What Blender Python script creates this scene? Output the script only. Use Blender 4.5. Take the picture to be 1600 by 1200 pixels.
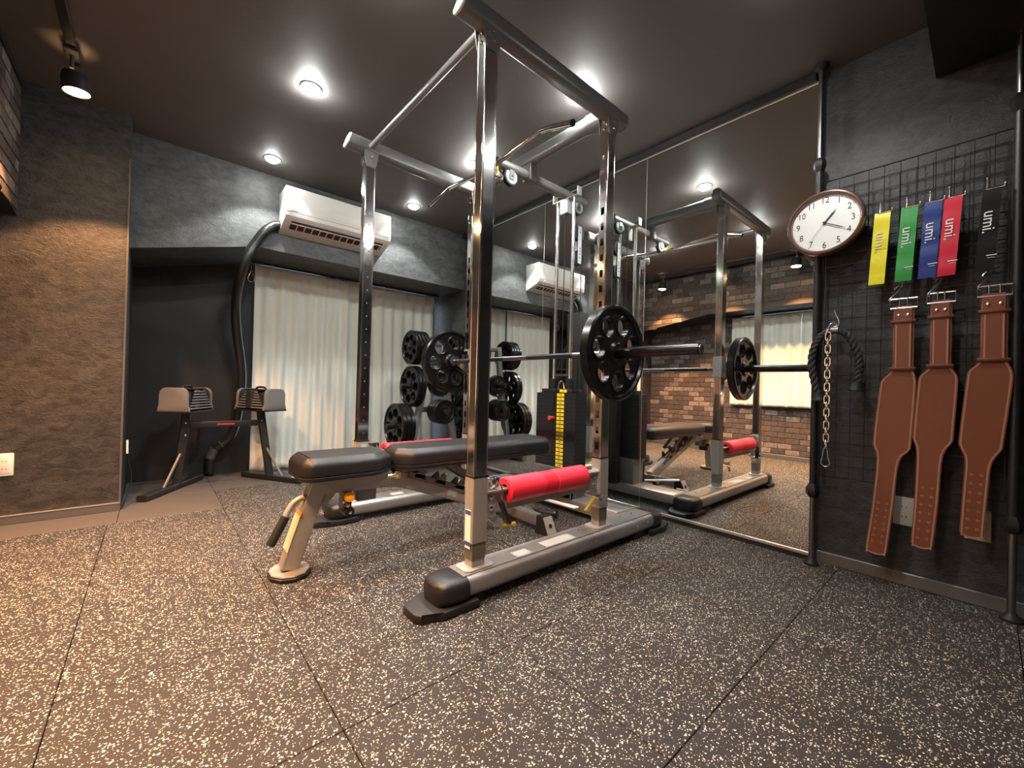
import bpy, bmesh, math, random
from math import sin, cos, pi, radians
from mathutils import Vector, Matrix
random.seed(7)
for o in list(bpy.data.objects): bpy.data.objects.remove(o)
SC = bpy.context.scene; COL = SC.collection

# ---------------------------------------------------------------- camera
def look():
    a, b, c = radians(49.0), radians(0.33), radians(1.5)
    fw = Vector((cos(b)*cos(a), cos(b)*sin(a), sin(b)))
    rt = Vector((sin(a), -cos(a), 0)); up = rt.cross(fw)
    r = rt*cos(c)+up*sin(c); u = up*cos(c)-rt*sin(c)
    m = Matrix((r, u, -fw)).transposed().to_4x4(); m.translation = (0, 0, 0.8)
    return m
cd = bpy.data.cameras.new('camera'); cam = bpy.data.objects.new('camera', cd); COL.objects.link(cam)
cam.matrix_world = look(); cd.sensor_width = 36; cd.sensor_fit = 'HORIZONTAL'; cd.lens = 646*36/1600
cd.clip_start = 0.02; SC.camera = cam

# ---------------------------------------------------------------- world, exposure
w = bpy.data.worlds.new('world'); SC.world = w; w.use_nodes = True
bg = w.node_tree.nodes['Background']; bg.inputs[0].default_value = (0.75, 0.88, 1.0, 1); bg.inputs[1].default_value = 1.6
SC.view_settings.view_transform = 'Standard'; SC.view_settings.look = 'None'
SC.view_settings.gamma = 1; SC.view_settings.use_curve_mapping = False
SC.view_settings.exposure = 1.0
DOWN_W = 62.0      # ceiling downlights, W
SPOT_W = 88.0      # warm track spots

ZC = 2.36          # ceiling
XM = 2.41          # mirror plane
XR = 2.43          # right wall
XL = -0.95         # brick wall
YB = 4.22          # window wall
YF = -1.6          # wall behind the camera

# ---------------------------------------------------------------- materials
def newmat(name):
    m = bpy.data.materials.new(name); m.use_nodes = True
    nt = m.node_tree; b = nt.nodes['Principled BSDF']; return m, nt, b
def N(nt, t, **k):
    n = nt.nodes.new(t)
    for a, v in k.items(): setattr(n, a, v)
    return n
def bump(nt, b, scale=60, strength=0.2, dist=0.002, detail=4, tex='noise', coord='Object'):
    tc = N(nt, 'ShaderNodeTexCoord')
    if tex == 'noise':
        t = N(nt, 'ShaderNodeTexNoise'); t.inputs['Scale'].default_value = scale; t.inputs['Detail'].default_value = detail
    else:
        t = N(nt, 'ShaderNodeTexVoronoi'); t.inputs['Scale'].default_value = scale
    nt.links.new(tc.outputs[coord], t.inputs['Vector'])
    bp = N(nt, 'ShaderNodeBump'); bp.inputs['Strength'].default_value = strength; bp.inputs['Distance'].default_value = dist
    nt.links.new(t.outputs[0], bp.inputs['Height']); nt.links.new(bp.outputs[0], b.inputs['Normal'])
    return t
def simple(name, col, rough=0.5, metal=0.0, bmp=None, spec=None, var=0.0, coat=0.0):
    m, nt, b = newmat(name)
    b.inputs['Base Color'].default_value = (*col, 1); b.inputs['Roughness'].default_value = rough
    b.inputs['Metallic'].default_value = metal
    if spec is not None: b.inputs['Specular IOR Level'].default_value = spec
    if coat: b.inputs['Coat Weight'].default_value = coat
    if bmp: bump(nt, b, *bmp)
    if var:
        tc = N(nt, 'ShaderNodeTexCoord'); t = N(nt, 'ShaderNodeTexNoise'); t.inputs['Scale'].default_value = 9; t.inputs['Detail'].default_value = 6
        nt.links.new(tc.outputs['Object'], t.inputs['Vector'])
        mx = N(nt, 'ShaderNodeMix', data_type='RGBA')
        mx.inputs[6].default_value = (*[c*(1-var) for c in col], 1); mx.inputs[7].default_value = (*[min(1, c*(1+var)) for c in col], 1)
        nt.links.new(t.outputs[0], mx.inputs[0]); nt.links.new(mx.outputs[2], b.inputs['Base Color'])
    return m
def emit(name, col, s):
    m, nt, b = newmat(name); b.inputs['Base Color'].default_value = (*col, 1)
    b.inputs['Emission Color'].default_value = (*col, 1); b.inputs['Emission Strength'].default_value = s
    return m
def wallpaper(name, lo, hi, rough, scale=16, bs=0.5):
    """embossed wallpaper: mottled base colour plus fine streaky relief"""
    m, nt, b = newmat(name); b.inputs['Roughness'].default_value = rough
    tc = N(nt, 'ShaderNodeTexCoord'); mp = N(nt, 'ShaderNodeMapping'); mp.inputs['Scale'].default_value = (1, 1, 1.6)
    nt.links.new(tc.outputs['Object'], mp.inputs[0])
    t = N(nt, 'ShaderNodeTexNoise'); t.inputs['Scale'].default_value = scale; t.inputs['Detail'].default_value = 8; t.inputs['Roughness'].default_value = .62
    t.inputs['Distortion'].default_value = .8
    nt.links.new(mp.outputs[0], t.inputs['Vector'])
    r = N(nt, 'ShaderNodeValToRGB'); r.color_ramp.elements[0].position = .36; r.color_ramp.elements[1].position = .68
    r.color_ramp.elements[0].color = (*lo, 1); r.color_ramp.elements[1].color = (*hi, 1)
    nt.links.new(t.outputs[0], r.inputs[0]); nt.links.new(r.outputs[0], b.inputs['Base Color'])
    v = N(nt, 'ShaderNodeTexNoise'); v.inputs['Scale'].default_value = scale*2.3; v.inputs['Detail'].default_value = 5; v.inputs['Distortion'].default_value = 2.2
    nt.links.new(mp.outputs[0], v.inputs['Vector'])
    bp = N(nt, 'ShaderNodeBump'); bp.inputs['Strength'].default_value = bs; bp.inputs['Distance'].default_value = .004
    nt.links.new(v.outputs[0], bp.inputs['Height']); nt.links.new(bp.outputs[0], b.inputs['Normal'])
    return m
def speckled(name):
    """black rubber flooring with pale irregular granules"""
    m, nt, b = newmat(name); b.inputs['Roughness'].default_value = .7; b.inputs['Specular IOR Level'].default_value = .18
    geo = N(nt, 'ShaderNodeNewGeometry')
    wn = N(nt, 'ShaderNodeTexNoise'); wn.inputs['Scale'].default_value = 90; wn.inputs['Detail'].default_value = 1
    nt.links.new(geo.outputs['Position'], wn.inputs['Vector'])
    add = N(nt, 'ShaderNodeMixRGB', blend_type='LINEAR_LIGHT'); add.inputs[0].default_value = .005
    nt.links.new(geo.outputs['Position'], add.inputs[1]); nt.links.new(wn.outputs['Color'], add.inputs[2])
    masks = []
    for sc, thr, keep, off in ((135, .24, .74, 0), (205, .24, .76, 3.7)):
        mp = N(nt, 'ShaderNodeMapping'); mp.inputs['Location'].default_value = (off, off*1.3, 0); mp.inputs['Rotation'].default_value = (0, 0, off*.6)
        mp.inputs['Scale'].default_value = (1.0, 1.35, 0)
        nt.links.new(add.outputs[0], mp.inputs[0])
        v = N(nt, 'ShaderNodeTexVoronoi'); v.inputs['Scale'].default_value = sc; v.voronoi_dimensions = '2D'
        nt.links.new(mp.outputs[0], v.inputs['Vector'])
        sp = N(nt, 'ShaderNodeSeparateColor'); nt.links.new(v.outputs['Color'], sp.inputs[0])
        # radius depends on the cell's random value
        mr = N(nt, 'ShaderNodeMapRange'); mr.inputs['From Min'].default_value = keep; mr.inputs['From Max'].default_value = 1
        mr.inputs['To Min'].default_value = .0; mr.inputs['To Max'].default_value = thr+.16
        nt.links.new(sp.outputs[0], mr.inputs['Value'])
        lt = N(nt, 'ShaderNodeMath', operation='LESS_THAN'); nt.links.new(v.outputs['Distance'], lt.inputs[0]); nt.links.new(mr.outputs[0], lt.inputs[1])
        masks.append((lt, sp))
    mxm = N(nt, 'ShaderNodeMath', operation='MAXIMUM'); nt.links.new(masks[0][0].outputs[0], mxm.inputs[0]); nt.links.new(masks[1][0].outputs[0], mxm.inputs[1])
    rp = N(nt, 'ShaderNodeValToRGB'); e = rp.color_ramp.elements
    e[0].color = (.50, .49, .42, 1); e[1].color = (.66, .65, .56, 1)
    x = e.new(.5); x.color = (.38, .37, .33, 1)
    nt.links.new(masks[0][1].outputs[1], rp.inputs[0])
    ns = N(nt, 'ShaderNodeTexNoise'); ns.inputs['Scale'].default_value = 260; ns.inputs['Detail'].default_value = 2
    nt.links.new(geo.outputs['Position'], ns.inputs['Vector'])
    base = N(nt, 'ShaderNodeMix', data_type='RGBA'); base.inputs[6].default_value = (.016, .0155, .016, 1); base.inputs[7].default_value = (.030, .029, .029, 1)
    nt.links.new(ns.outputs[0], base.inputs[0])
    mx = N(nt, 'ShaderNodeMix', data_type='RGBA'); nt.links.new(mxm.outputs[0], mx.inputs[0])
    nt.links.new(base.outputs[2], mx.inputs[6]); nt.links.new(rp.outputs[0], mx.inputs[7])
    nt.links.new(mx.outputs[2], b.inputs['Base Color'])
    bp = N(nt, 'ShaderNodeBump'); bp.inputs['Strength'].default_value = .25; bp.inputs['Distance'].default_value = .001
    nt.links.new(ns.outputs[0], bp.inputs['Height']); nt.links.new(bp.outputs[0], b.inputs['Normal'])
    return m
def brickmat(name, dk=1.0):
    m, nt, b = newmat(name); b.inputs['Roughness'].default_value = .75
    oi = N(nt, 'ShaderNodeObjectInfo')
    rp = N(nt, 'ShaderNodeValToRGB'); e = rp.color_ramp.elements
    e[0].color = (.085, .060, .050, 1); e[1].color = (.24, .19, .165, 1)
    for p, c in ((.3, (.12, .085, .072)), (.55, (.095, .070, .060)), (.8, (.34, .27, .225))):
        x = e.new(p); x.color = (*c, 1)
    for x in e: x.color = tuple(v*dk for v in x.color[:3])+(1,)
    nt.links.new(oi.outputs['Random'], rp.inputs[0])
    tc = N(nt, 'ShaderNodeNewGeometry'); t = N(nt, 'ShaderNodeTexNoise'); t.inputs['Scale'].default_value = 34; t.inputs['Detail'].default_value = 6
    nt.links.new(tc.outputs['Position'], t.inputs['Vector'])
    mx = N(nt, 'ShaderNodeMix', data_type='RGBA', blend_type='MULTIPLY'); mx.inputs[0].default_value = .8
    r2 = N(nt, 'ShaderNodeValToRGB'); r2.color_ramp.elements[0].position = .3; r2.color_ramp.elements[0].color = (.45, .43, .42, 1); r2.color_ramp.elements[1].position = .66; r2.color_ramp.elements[1].color = (1.3, 1.3, 1.3, 1)
    nt.links.new(t.outputs[0], r2.inputs[0]); nt.links.new(rp.outputs[0], mx.inputs[6]); nt.links.new(r2.outputs[0], mx.inputs[7])
    nt.links.new(mx.outputs[2], b.inputs['Base Color'])
    return m
def chrome(name, rough=.10, col=(.78, .76, .73)):
    m, nt, b = newmat(name); b.inputs['Metallic'].default_value = 1; b.inputs['Base Color'].default_value = (*col, 1)
    tc = N(nt, 'ShaderNodeTexCoord'); t = N(nt, 'ShaderNodeTexNoise'); t.inputs['Scale'].default_value = 7; t.inputs['Detail'].default_value = 7
    nt.links.new(tc.outputs['Object'], t.inputs['Vector'])
    mr = N(nt, 'ShaderNodeMapRange'); mr.inputs['To Min'].default_value = rough*.5; mr.inputs['To Max'].default_value = rough*1.9
    nt.links.new(t.outputs[0], mr.inputs['Value']); nt.links.new(mr.outputs[0], b.inputs['Roughness'])
    bp = N(nt, 'ShaderNodeBump'); bp.inputs['Strength'].default_value = .10; bp.inputs['Distance'].default_value = .0015
    nt.links.new(t.outputs[0], bp.inputs['Height']); nt.links.new(bp.outputs[0], b.inputs['Normal'])
    return m
def curtainmat(name):
    m, nt, b = newmat(name); b.inputs['Roughness'].default_value = .9
    b.inputs['Base Color'].default_value = (.68, .69, .63, 1); b.inputs['Sheen Weight'].default_value = .2
    out = nt.nodes['Material Output']; tr = N(nt, 'ShaderNodeBsdfTranslucent'); tr.inputs[0].default_value = (.55, .56, .50, 1)
    ms = N(nt, 'ShaderNodeMixShader'); ms.inputs[0].default_value = .12
    nt.links.new(b.outputs[0], ms.inputs[1]); nt.links.new(tr.outputs[0], ms.inputs[2]); nt.links.new(ms.outputs[0], out.inputs[0])
    tc = N(nt, 'ShaderNodeTexCoord'); t = N(nt, 'ShaderNodeTexNoise'); t.inputs['Scale'].default_value = 5; t.inputs['Detail'].default_value = 4
    nt.links.new(tc.outputs['Object'], t.inputs['Vector'])
    bp = N(nt, 'ShaderNodeBump'); bp.inputs['Strength'].default_value = .3; bp.inputs['Distance'].default_value = .02
    nt.links.new(t.outputs[0], bp.inputs['Height']); nt.links.new(bp.outputs[0], b.inputs['Normal'])
    return m
def glassmat(name):
    m, nt, b = newmat(name); b.inputs['Transmission Weight'].default_value = 1; b.inputs['Roughness'].default_value = 0.0; b.inputs['IOR'].default_value = 1.05
    return m

M = dict(
    black_wall=wallpaper('black_wallpaper', (.030, .032, .033), (.080, .084, .085), .5, 14, .55),
    black_wall2=wallpaper('darker_black_wallpaper', (.013, .0133, .0135), (.036, .0365, .037), .55, 14, .45),
    column_wall=wallpaper('dark_flocked_wallpaper', (.014, .013, .012), (.050, .045, .041), .5, 17, .6),
    ceiling=simple('dark_ceiling_paper', (.105, .096, .092), .62, 0, (70, .12, .003)),
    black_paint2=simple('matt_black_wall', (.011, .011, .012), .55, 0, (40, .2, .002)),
    black_paint=simple('black_satin_paint', (.012, .012, .013), .4),
    brick=brickmat('aged_brick', .60), brickdk=brickmat('shaded_brick', .42), mortar=simple('dark_mortar', (.055, .045, .040), .9, 0, (40, .4, .003)),  # beam bricks: same brick, the dim face's shade put into the colour
    speck=speckled('speckled_rubber'), plainmat=simple('plain_rubber_mat', (.060, .052, .046), .7, 0, (120, .2, .001), var=.15),
    slab=simple('subfloor', (.01, .01, .01), .9),
    trimgrey=simple('grey_skirting', (.085, .083, .082), .35), trimlight=simple('pale_metal_edge', (.45, .42, .38), .35, .6),
    mirror=simple('silvered_mirror', (.86, .88, .86), .0, 1.0), mirror_edge=simple('aluminium_strip', (.75, .74, .70), .3, .9),
    chrome=chrome('polished_chrome'), chromes=simple('bright_chrome', (.85, .85, .85), .08, 1),
    stubband=simple('mottled_band', (.17, .16, .13), .4, .5, None, None, .5),
    steel=simple('bright_steel', (.86, .86, .86), .26, 1),
    grey=simple('silver_grey_powdercoat', (.33, .325, .31), .42, .35), dgrey=simple('gunmetal_powdercoat', (.16, .155, .15), .38, .4),
    rail=simple('satin_silver_tube', (.32, .32, .32), .33, .7),
    plastic=simple('black_plastic', (.012, .012, .013), .36, 0, None, .35), rubber=simple('black_rubber', (.014, .014, .014), .5, 0, None, .3),
    plate=simple('black_rubber_plate', (.006, .006, .0065), .26, 0, (150, .05, .0005), .35),
    bar=simple('black_oxide_bar', (.035, .035, .037), .28, .9), barsteel=simple('dark_steel_shaft', (.25, .25, .26), .3, 1),
    red=simple('red_foam', (.80, .022, .055), .55), redd=simple('deep_red_foam', (.72, .006, .03), .6),
    vinyl=simple('black_vinyl', (.010, .010, .011), .42, 0, (300, .06, .0006), .32),
    white=simple('white_plastic', (.62, .61, .57), .35), offwhite=simple('cream_plastic', (.70, .62, .46), .4),
    tan=simple('tan_plastic', (.52, .42, .27), .45), vent=simple('dark_maroon_vent', (.05, .012, .015), .6),
    yellow=simple('yellow_plastic', (.85, .62, .02), .4), yband=simple('yellow_latex', (.78, .70, .01), .42),
    gband=simple('green_latex', (.02, .27, .045), .42), bband=simple('blue_latex', (.012, .035, .20), .3),
    rband=simple('red_latex', (.55, .008, .035), .42), kband=simple('black_latex', (.005, .005, .005), .6, 0, None, .2),
    amber=simple('amber_knob', (.95, .42, .01), .3), olive=simple('yellow_grip', (.55, .42, .03), .5),
    print=simple('white_print', (.75, .76, .74), .5), ink=simple('dark_ink', (.03, .03, .03), .6), blueink=simple('blue_ink', (.03, .07, .28), .5),
    leather=simple('brown_leather', (.165, .046, .020), .42, 0, (220, .12, .001), var=.12), stitch=simple('pale_leather_edge', (.36, .16, .10), .6),
    leatherd=simple('dark_leather', (.11, .022, .014), .45),
    curtain=curtainmat('cream_curtain'), glass=glassmat('window_glass'),
    stack=simple('black_steel_plate', (.012, .013, .013), .45, .2), rod=simple('brushed_rod', (.70, .70, .70), .22, 1),
    wood=simple('brown_clock_rim', (.20, .115, .095), .28, .5, coat=.5), dial=simple('clock_face', (.84, .86, .84), .5, coat=.5),
    mesh=simple('black_wire', (.012, .012, .012), .4), rope=simple('black_rope', (.018, .019, .019), .6),
    tracklight=simple('black_spot_body', (.012, .010, .010), .4), lens=emit('downlight_lens', (.98, .99, .95), 300), lens2=emit('dimmer_downlight_lens', (.98, .99, .95), 70), warmlens=emit('warm_spot_lens', (1, .62, .30), 45),
    reflector=simple('white_reflector', (.8, .8, .8), .3), dbgrey=simple('grey_dumbbell_block', (.155, .15, .145), .5), dbblack=simple('black_dumbbell_core', (.02, .02, .02), .45),
    redprint=simple('red_print', (.45, .02, .04), .5), sticker=simple('white_sticker', (.40, .43, .44), .45), orange=simple('orange_sticker', (.75, .25, .06), .5),
    pipe=simple('black_wrapped_pipe', (.014, .015, .015), .3, 0, (60, .5, .004)), redpin=simple('red_pin_knob', (.55, .05, .02), .4),
)

# ---------------------------------------------------------------- geometry helpers
def bm_(): return bmesh.new()
def box(bm, lo, hi, bev=0, seg=2, mat=None):
    c = [(lo[i]+hi[i])/2 for i in range(3)]; s = [abs(hi[i]-lo[i]) for i in range(3)]
    r = bmesh.ops.create_cube(bm, size=1); vs = r['verts']
    bmesh.ops.scale(bm, vec=s, verts=vs); bmesh.ops.translate(bm, vec=c, verts=vs)
    if bev:
        es = list({e for v in vs for e in v.link_edges})
        q = bmesh.ops.bevel(bm, geom=es, offset=bev, segments=seg, affect='EDGES', profile=.5)
        vs = list({v for f in q['faces'] for v in f.verts} | {v for v in vs if v.is_valid})
    if mat is not None: bmesh.ops.transform(bm, matrix=mat, verts=vs)
    return vs
def frame(d):
    d = Vector(d).normalized(); a = Vector((0, 0, 1)) if abs(d.z) < .9 else Vector((1, 0, 0))
    x = d.cross(a).normalized(); return x, d.cross(x)
def cyl(bm, p0, p1, r, seg=16, r2=None, bev=0):
    p0, p1 = Vector(p0), Vector(p1); r2 = r if r2 is None else r2
    x, y = frame(p1-p0); rings = []
    prof = [(0, r), (1, r2)]
    L = (p1-p0).length
    if bev: prof = [(0, r-bev), (bev/L, r), (1-bev/L, r2), (1, r2-bev)]
    for t, rr in prof:
        c = p0.lerp(p1, t); rings.append([bm.verts.new(c+(x*cos(2*pi*i/seg)+y*sin(2*pi*i/seg))*rr) for i in range(seg)])
    for a, b in zip(rings, rings[1:]):
        for i in range(seg): bm.faces.new((a[i], a[(i+1) % seg], b[(i+1) % seg], b[i]))
    bm.faces.new(rings[0][::-1]); bm.faces.new(rings[-1])
def smooth_path(pts, n=6):
    P = [Vector(p) for p in pts]; P = [P[0]*2-P[1]]+P+[P[-1]*2-P[-2]]; o = []
    for i in range(1, len(P)-2):
        for k in range(n):
            t = k/n; a, b, c, d = P[i-1:i+3]
            o.append(.5*((2*b)+(c-a)*t+(2*a-5*b+4*c-d)*t*t+(3*b-a-3*c+d)*t**3))
    o.append(P[-2]); return o
def sweep(bm, pts, sect, closed=False, up=None):
    """sweep a 2D section (list of (u,v)) along points"""
    P = [Vector(p) for p in pts]; n = len(P); rings = []; x = None
    for i, p in enumerate(P):
        if closed: d = (P[(i+1) % n]-P[i-1]).normalized()
        else: d = (P[min(i+1, n-1)]-P[max(i-1, 0)]).normalized()
        if up is not None: x = d.cross(Vector(up)).normalized(); y = x.cross(d)
        else:
            if x is None: x, y = frame(d)
            else: x = (x-d*x.dot(d)).normalized(); y = d.cross(x)
        rings.append([bm.verts.new(p+x*u+y*v) for u, v in sect])
    m = len(sect); pairs = list(zip(rings, rings[1:]))+([(rings[-1], rings[0])] if closed else [])
    for a, b in pairs:
        for i in range(m): bm.faces.new((a[i], a[(i+1) % m], b[(i+1) % m], b[i]))
    if not closed: bm.faces.new(rings[0][::-1]); bm.faces.new(rings[-1])
def circ(r, n=8, ph=0): return [(r*cos(2*pi*i/n+ph), r*sin(2*pi*i/n+ph)) for i in range(n)]
def tube(bm, pts, r, seg=8, smooth=0, closed=False):
    if smooth: pts = smooth_path(pts, smooth)
    sweep(bm, pts, circ(r, seg), closed)
def rrect(w, h, r, n=4):
    o = []
    for cx, cy, a in ((w/2-r, h/2-r, 0), (-w/2+r, h/2-r, pi/2), (-w/2+r, -h/2+r, pi), (w/2-r, -h/2+r, 3*pi/2)):
        for k in range(n+1): o.append((cx+r*cos(a+pi/2*k/n), cy+r*sin(a+pi/2*k/n)))
    return o
def rtube(bm, p0, p1, w, h, r, up=(0, 0, 1), n=4):
    """straight tube of rounded rectangular section, w sideways, h along up"""
    sweep(bm, [p0, p1], rrect(w, h, r, n), up=up)
def lathe(bm, prof, c, axis, seg=32, cap=True):
    c = Vector(c); a = Vector(axis).normalized(); x, y = frame(a); rings = []
    for d, r in prof:
        rings.append([bm.verts.new(c+a*d+(x*cos(2*pi*i/seg)+y*sin(2*pi*i/seg))*max(r, 1e-5)) for i in range(seg)])
    for p, q in zip(rings, rings[1:]):
        for i in range(seg): bm.faces.new((p[i], p[(i+1) % seg], q[(i+1) % seg], q[i]))
    if cap: bm.faces.new(rings[0][::-1]); bm.faces.new(rings[-1])
def prism(bm, poly, ax, d0, d1, bev=0):
    """poly in the two other axes (cyclic order) extruded along axis index ax"""
    def P(a, b, d): v = [0, 0, 0]; v[ax] = d; v[(ax+1) % 3] = a; v[(ax+2) % 3] = b; return v
    A = [bm.verts.new(P(a, b, d0)) for a, b in poly]; B = [bm.verts.new(P(a, b, d1)) for a, b in poly]
    n = len(poly); fs = [bm.faces.new(A[::-1]), bm.faces.new(B)]
    for i in range(n): fs.append(bm.faces.new((A[i], A[(i+1) % n], B[(i+1) % n], B[i])))
    if bev:
        es = {e for f in fs[:2] for e in f.edges}
        bmesh.ops.bevel(bm, geom=list(es), offset=bev, segments=2, affect='EDGES', profile=.5)
def torus(bm, c, axis, R, r, seg=24, s2=8):
    x, y = frame(Vector(axis)); sweep(bm, [Vector(c)+(x*cos(2*pi*i/seg)+y*sin(2*pi*i/seg))*R for i in range(seg)], circ(r, s2), True)

def finish(bm, name, mat, loc=(0, 0, 0), smooth=True, ang=35):
    bmesh.ops.recalc_face_normals(bm, faces=bm.faces)
    me = bpy.data.meshes.new(name)
    if any(loc): bmesh.ops.translate(bm, vec=-Vector(loc), verts=bm.verts)
    bm.to_mesh(me); bm.free(); me.materials.append(M[mat] if isinstance(mat, str) else mat)
    if smooth and len(me.polygons):
        me.shade_smooth(); me.set_sharp_from_angle(angle=radians(ang))
    return me
def link(name, me, parent=None, loc=(0, 0, 0)):
    o = bpy.data.objects.new(name, me); COL.objects.link(o)
    if parent: o.parent = parent
    o.location = loc; return o
def tag(o, label=None, cat=None, group=None, kind=None):
    if label: o['label'] = label
    if cat: o['category'] = cat
    if group: o['group'] = group
    if kind: o['kind'] = kind
    return o
class Thing:
    """an Empty at the thing's base; parts are given in world coordinates"""
    def __init__(s, name, label, cat, loc, group=None):
        s.loc = Vector(loc); s.o = bpy.data.objects.new(name, None); COL.objects.link(s.o); s.o.empty_display_size = .05
        s.o.location = loc; tag(s.o, label, cat, group)
    def part(s, name, bm, mat, parent=None, label=None, **k):
        o = link(name, finish(bm, name, mat, s.loc, **k), parent or s.o)
        if label: o['label'] = label
        return o
def single(name, bm, mat, label, cat, loc=None, group=None, kind=None, **k):
    if loc is None: loc = (0, 0, 0)
    o = link(name, finish(bm, name, mat, loc, **k)); o.location = loc
    tag(o, label, cat, group, kind); return o
def struct(name, bm, mat, parent=None, label=None, **k):
    o = link(name, finish(bm, name, mat, **k), parent)
    if not parent: o['kind'] = 'structure'
    if label: o['label'] = label
    return o
def clone(o, parent=None):
    c = o.copy(); COL.objects.link(c)
    if parent: c.parent = parent
    for ch in list(o.children): clone(ch, c)
    return c
def text_bm(body, size, depth=.0006, align='CENTER'):
    cu = bpy.data.curves.new('t', 'FONT'); cu.body = body; cu.size = size; cu.extrude = depth; cu.align_x = align; cu.align_y = 'CENTER'; cu.resolution_u = 3
    to = bpy.data.objects.new('t', cu); COL.objects.link(to)
    dg = bpy.context.evaluated_depsgraph_get(); me = bpy.data.meshes.new_from_object(to.evaluated_get(dg))
    bm = bmesh.new(); bm.from_mesh(me); bpy.data.objects.remove(to); bpy.data.curves.remove(cu); bpy.data.meshes.remove(me)
    return bm
def text_at(bm, body, size, c, xd, yd, sx=1, sy=1, depth=.0006):
    t = text_bm(body, size, depth); xd = Vector(xd); yd = Vector(yd); n = xd.cross(yd)
    m = Matrix((xd*sx, yd*sy, n)).transposed().to_4x4(); m.translation = c
    bmesh.ops.transform(t, matrix=m, verts=t.verts)
    me = bpy.data.meshes.new('tmp'); t.to_mesh(me); t.free(); bm.from_mesh(me); bpy.data.meshes.remove(me)
TOC = ((0, -1, 0), (0, 0, 1))       # text axes on a surface facing -X
TOY = ((1, 0, 0), (0, 0, 1))        # text axes on a surface facing -Y

# ================================================================ the room
bm = bm_(); box(bm, (XL-.1, YF-.1, -.1), (XR+.1, YB+.1, -.012)); floor = struct('floor', bm, 'slab', smooth=False)
xe = [XL, -.68, -.165, .35, .865, 1.38, 1.895, XR]
ye = [YF, -1.12, -.60, -.08, .44, .96, 1.48, 2.0, 2.53, 3.10, 3.63]
tile_cache = {}
def floor_tile(x0, x1, y0, y1, mat, nm):
    k = (round(x1-x0, 3), round(y1-y0, 3), mat)
    if k not in tile_cache:
        b = bm_(); box(b, (-(x1-x0)/2+.0011, -(y1-y0)/2+.0011, -.012), ((x1-x0)/2-.0011, (y1-y0)/2-.0011, 0), .0012, 1)
        tile_cache[k] = finish(b, nm, mat, smooth=False)
    link(nm, tile_cache[k], floor, ((x0+x1)/2, (y0+y1)/2, 0))
for i in range(len(xe)-1):
    for j in range(len(ye)-1):
        if j == len(ye)-2 and i < 3: continue
        if (i == 0 or i == 1) and j >= 9: continue
        floor_tile(xe[i], xe[i+1], ye[j], ye[j+1], 'speck', 'rubber_tile')
for x0, x1, y0, y1 in ((XL, -.13, 3.10, 3.39), (-.13, .35, 3.10, 3.63), (-.13, .35, 3.63, YB), (.35, 1.38, 3.63, YB), (1.38, XR, 3.63, YB)):
    floor_tile(x0, x1, y0, y1, 'plainmat', 'plain_mat')

bm = bm_(); box(bm, (XL-.1, YF-.1, ZC), (XR+.1, YB+.1, ZC+.1)); struct('ceiling', bm, 'ceiling', smooth=False)
bm = bm_(); box(bm, (XR, YF-.1, -.05), (XR+.1, YB+.1, ZC)); struct('wall_right', bm, 'black_wall2', smooth=False)
bm = bm_(); box(bm, (XL-.1, YF-.1, -.05), (XR+.1, YF, ZC)); struct('wall_front', bm, 'black_wall', smooth=False)
# window wall with its opening
WX0, WX1, WZ0, WZ1 = .66, 2.405, .06, 1.75
bm = bm_()
box(bm, (XL-.1, YB, -.05), (WX0, YB+.12, ZC)); box(bm, (WX1, YB, -.05), (XR+.1, YB+.12, ZC))
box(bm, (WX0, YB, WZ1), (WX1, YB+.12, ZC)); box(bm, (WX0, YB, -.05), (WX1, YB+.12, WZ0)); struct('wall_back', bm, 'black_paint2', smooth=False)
bm = bm_(); fw = .035
for a, b in (((WX0, WZ0), (WX1, WZ0+fw)), ((WX0, WZ1-fw), (WX1, WZ1)), ((WX0, WZ0), (WX0+fw, WZ1)), ((WX1-fw*.4, WZ0), (WX1, WZ1)), ((1.22, WZ0), (1.50, WZ1))):  # wide middle mullion is unseen, broadened to block daylight between the curtains
    box(bm, (a[0], YB+.03, a[1]), (b[0], YB+.08, b[1]))
wn = struct('window_1', bm, 'black_paint', smooth=False)
for x0, x1 in ((WX0+fw, 1.22), (1.50, WX1-fw*.4)):
    b = bm_(); box(b, (x0, YB+.05, WZ0+fw), (x1, YB+.056, WZ1-fw)); link('pane', finish(b, 'pane', 'glass', smooth=False), wn)
# column beside the recess
bm = bm_(); box(bm, (XL-.1, 3.39, -.01), (-.13, YB+.1, ZC)); struct('wall_corner', bm, 'column_wall', smooth=False)
# beam over the window, haunched at its left end, and the beam along the brick wall
YW = 3.60
bm = bm_(); prism(bm, [(1.795, .56), (1.795, XR), (ZC, XR), (ZC, -.13), (1.62, -.13)], 1, YW, YB); struct('trim_1', bm, 'black_wall', smooth=False, label='black papered beam over the curtained window')
XBm = -.567
bm = bm_(); prism(bm, [(YF, 1.80), (2.35, 1.80), (3.39, 1.64), (3.39, ZC), (YF, ZC)], 0, XL-.1, XBm); beam2 = struct('trim_2', bm, 'mortar', smooth=False, label='brick-faced beam along the left wall')
bm = bm_(); prism(bm, [(YF, 1.796), (2.35, 1.796), (3.388, 1.636), (3.388, 1.642), (2.35, 1.802), (YF, 1.802)], 0, XL, XBm+.004); struct('soffit_lining', bm, 'black_paint', beam2, smooth=False)
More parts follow.
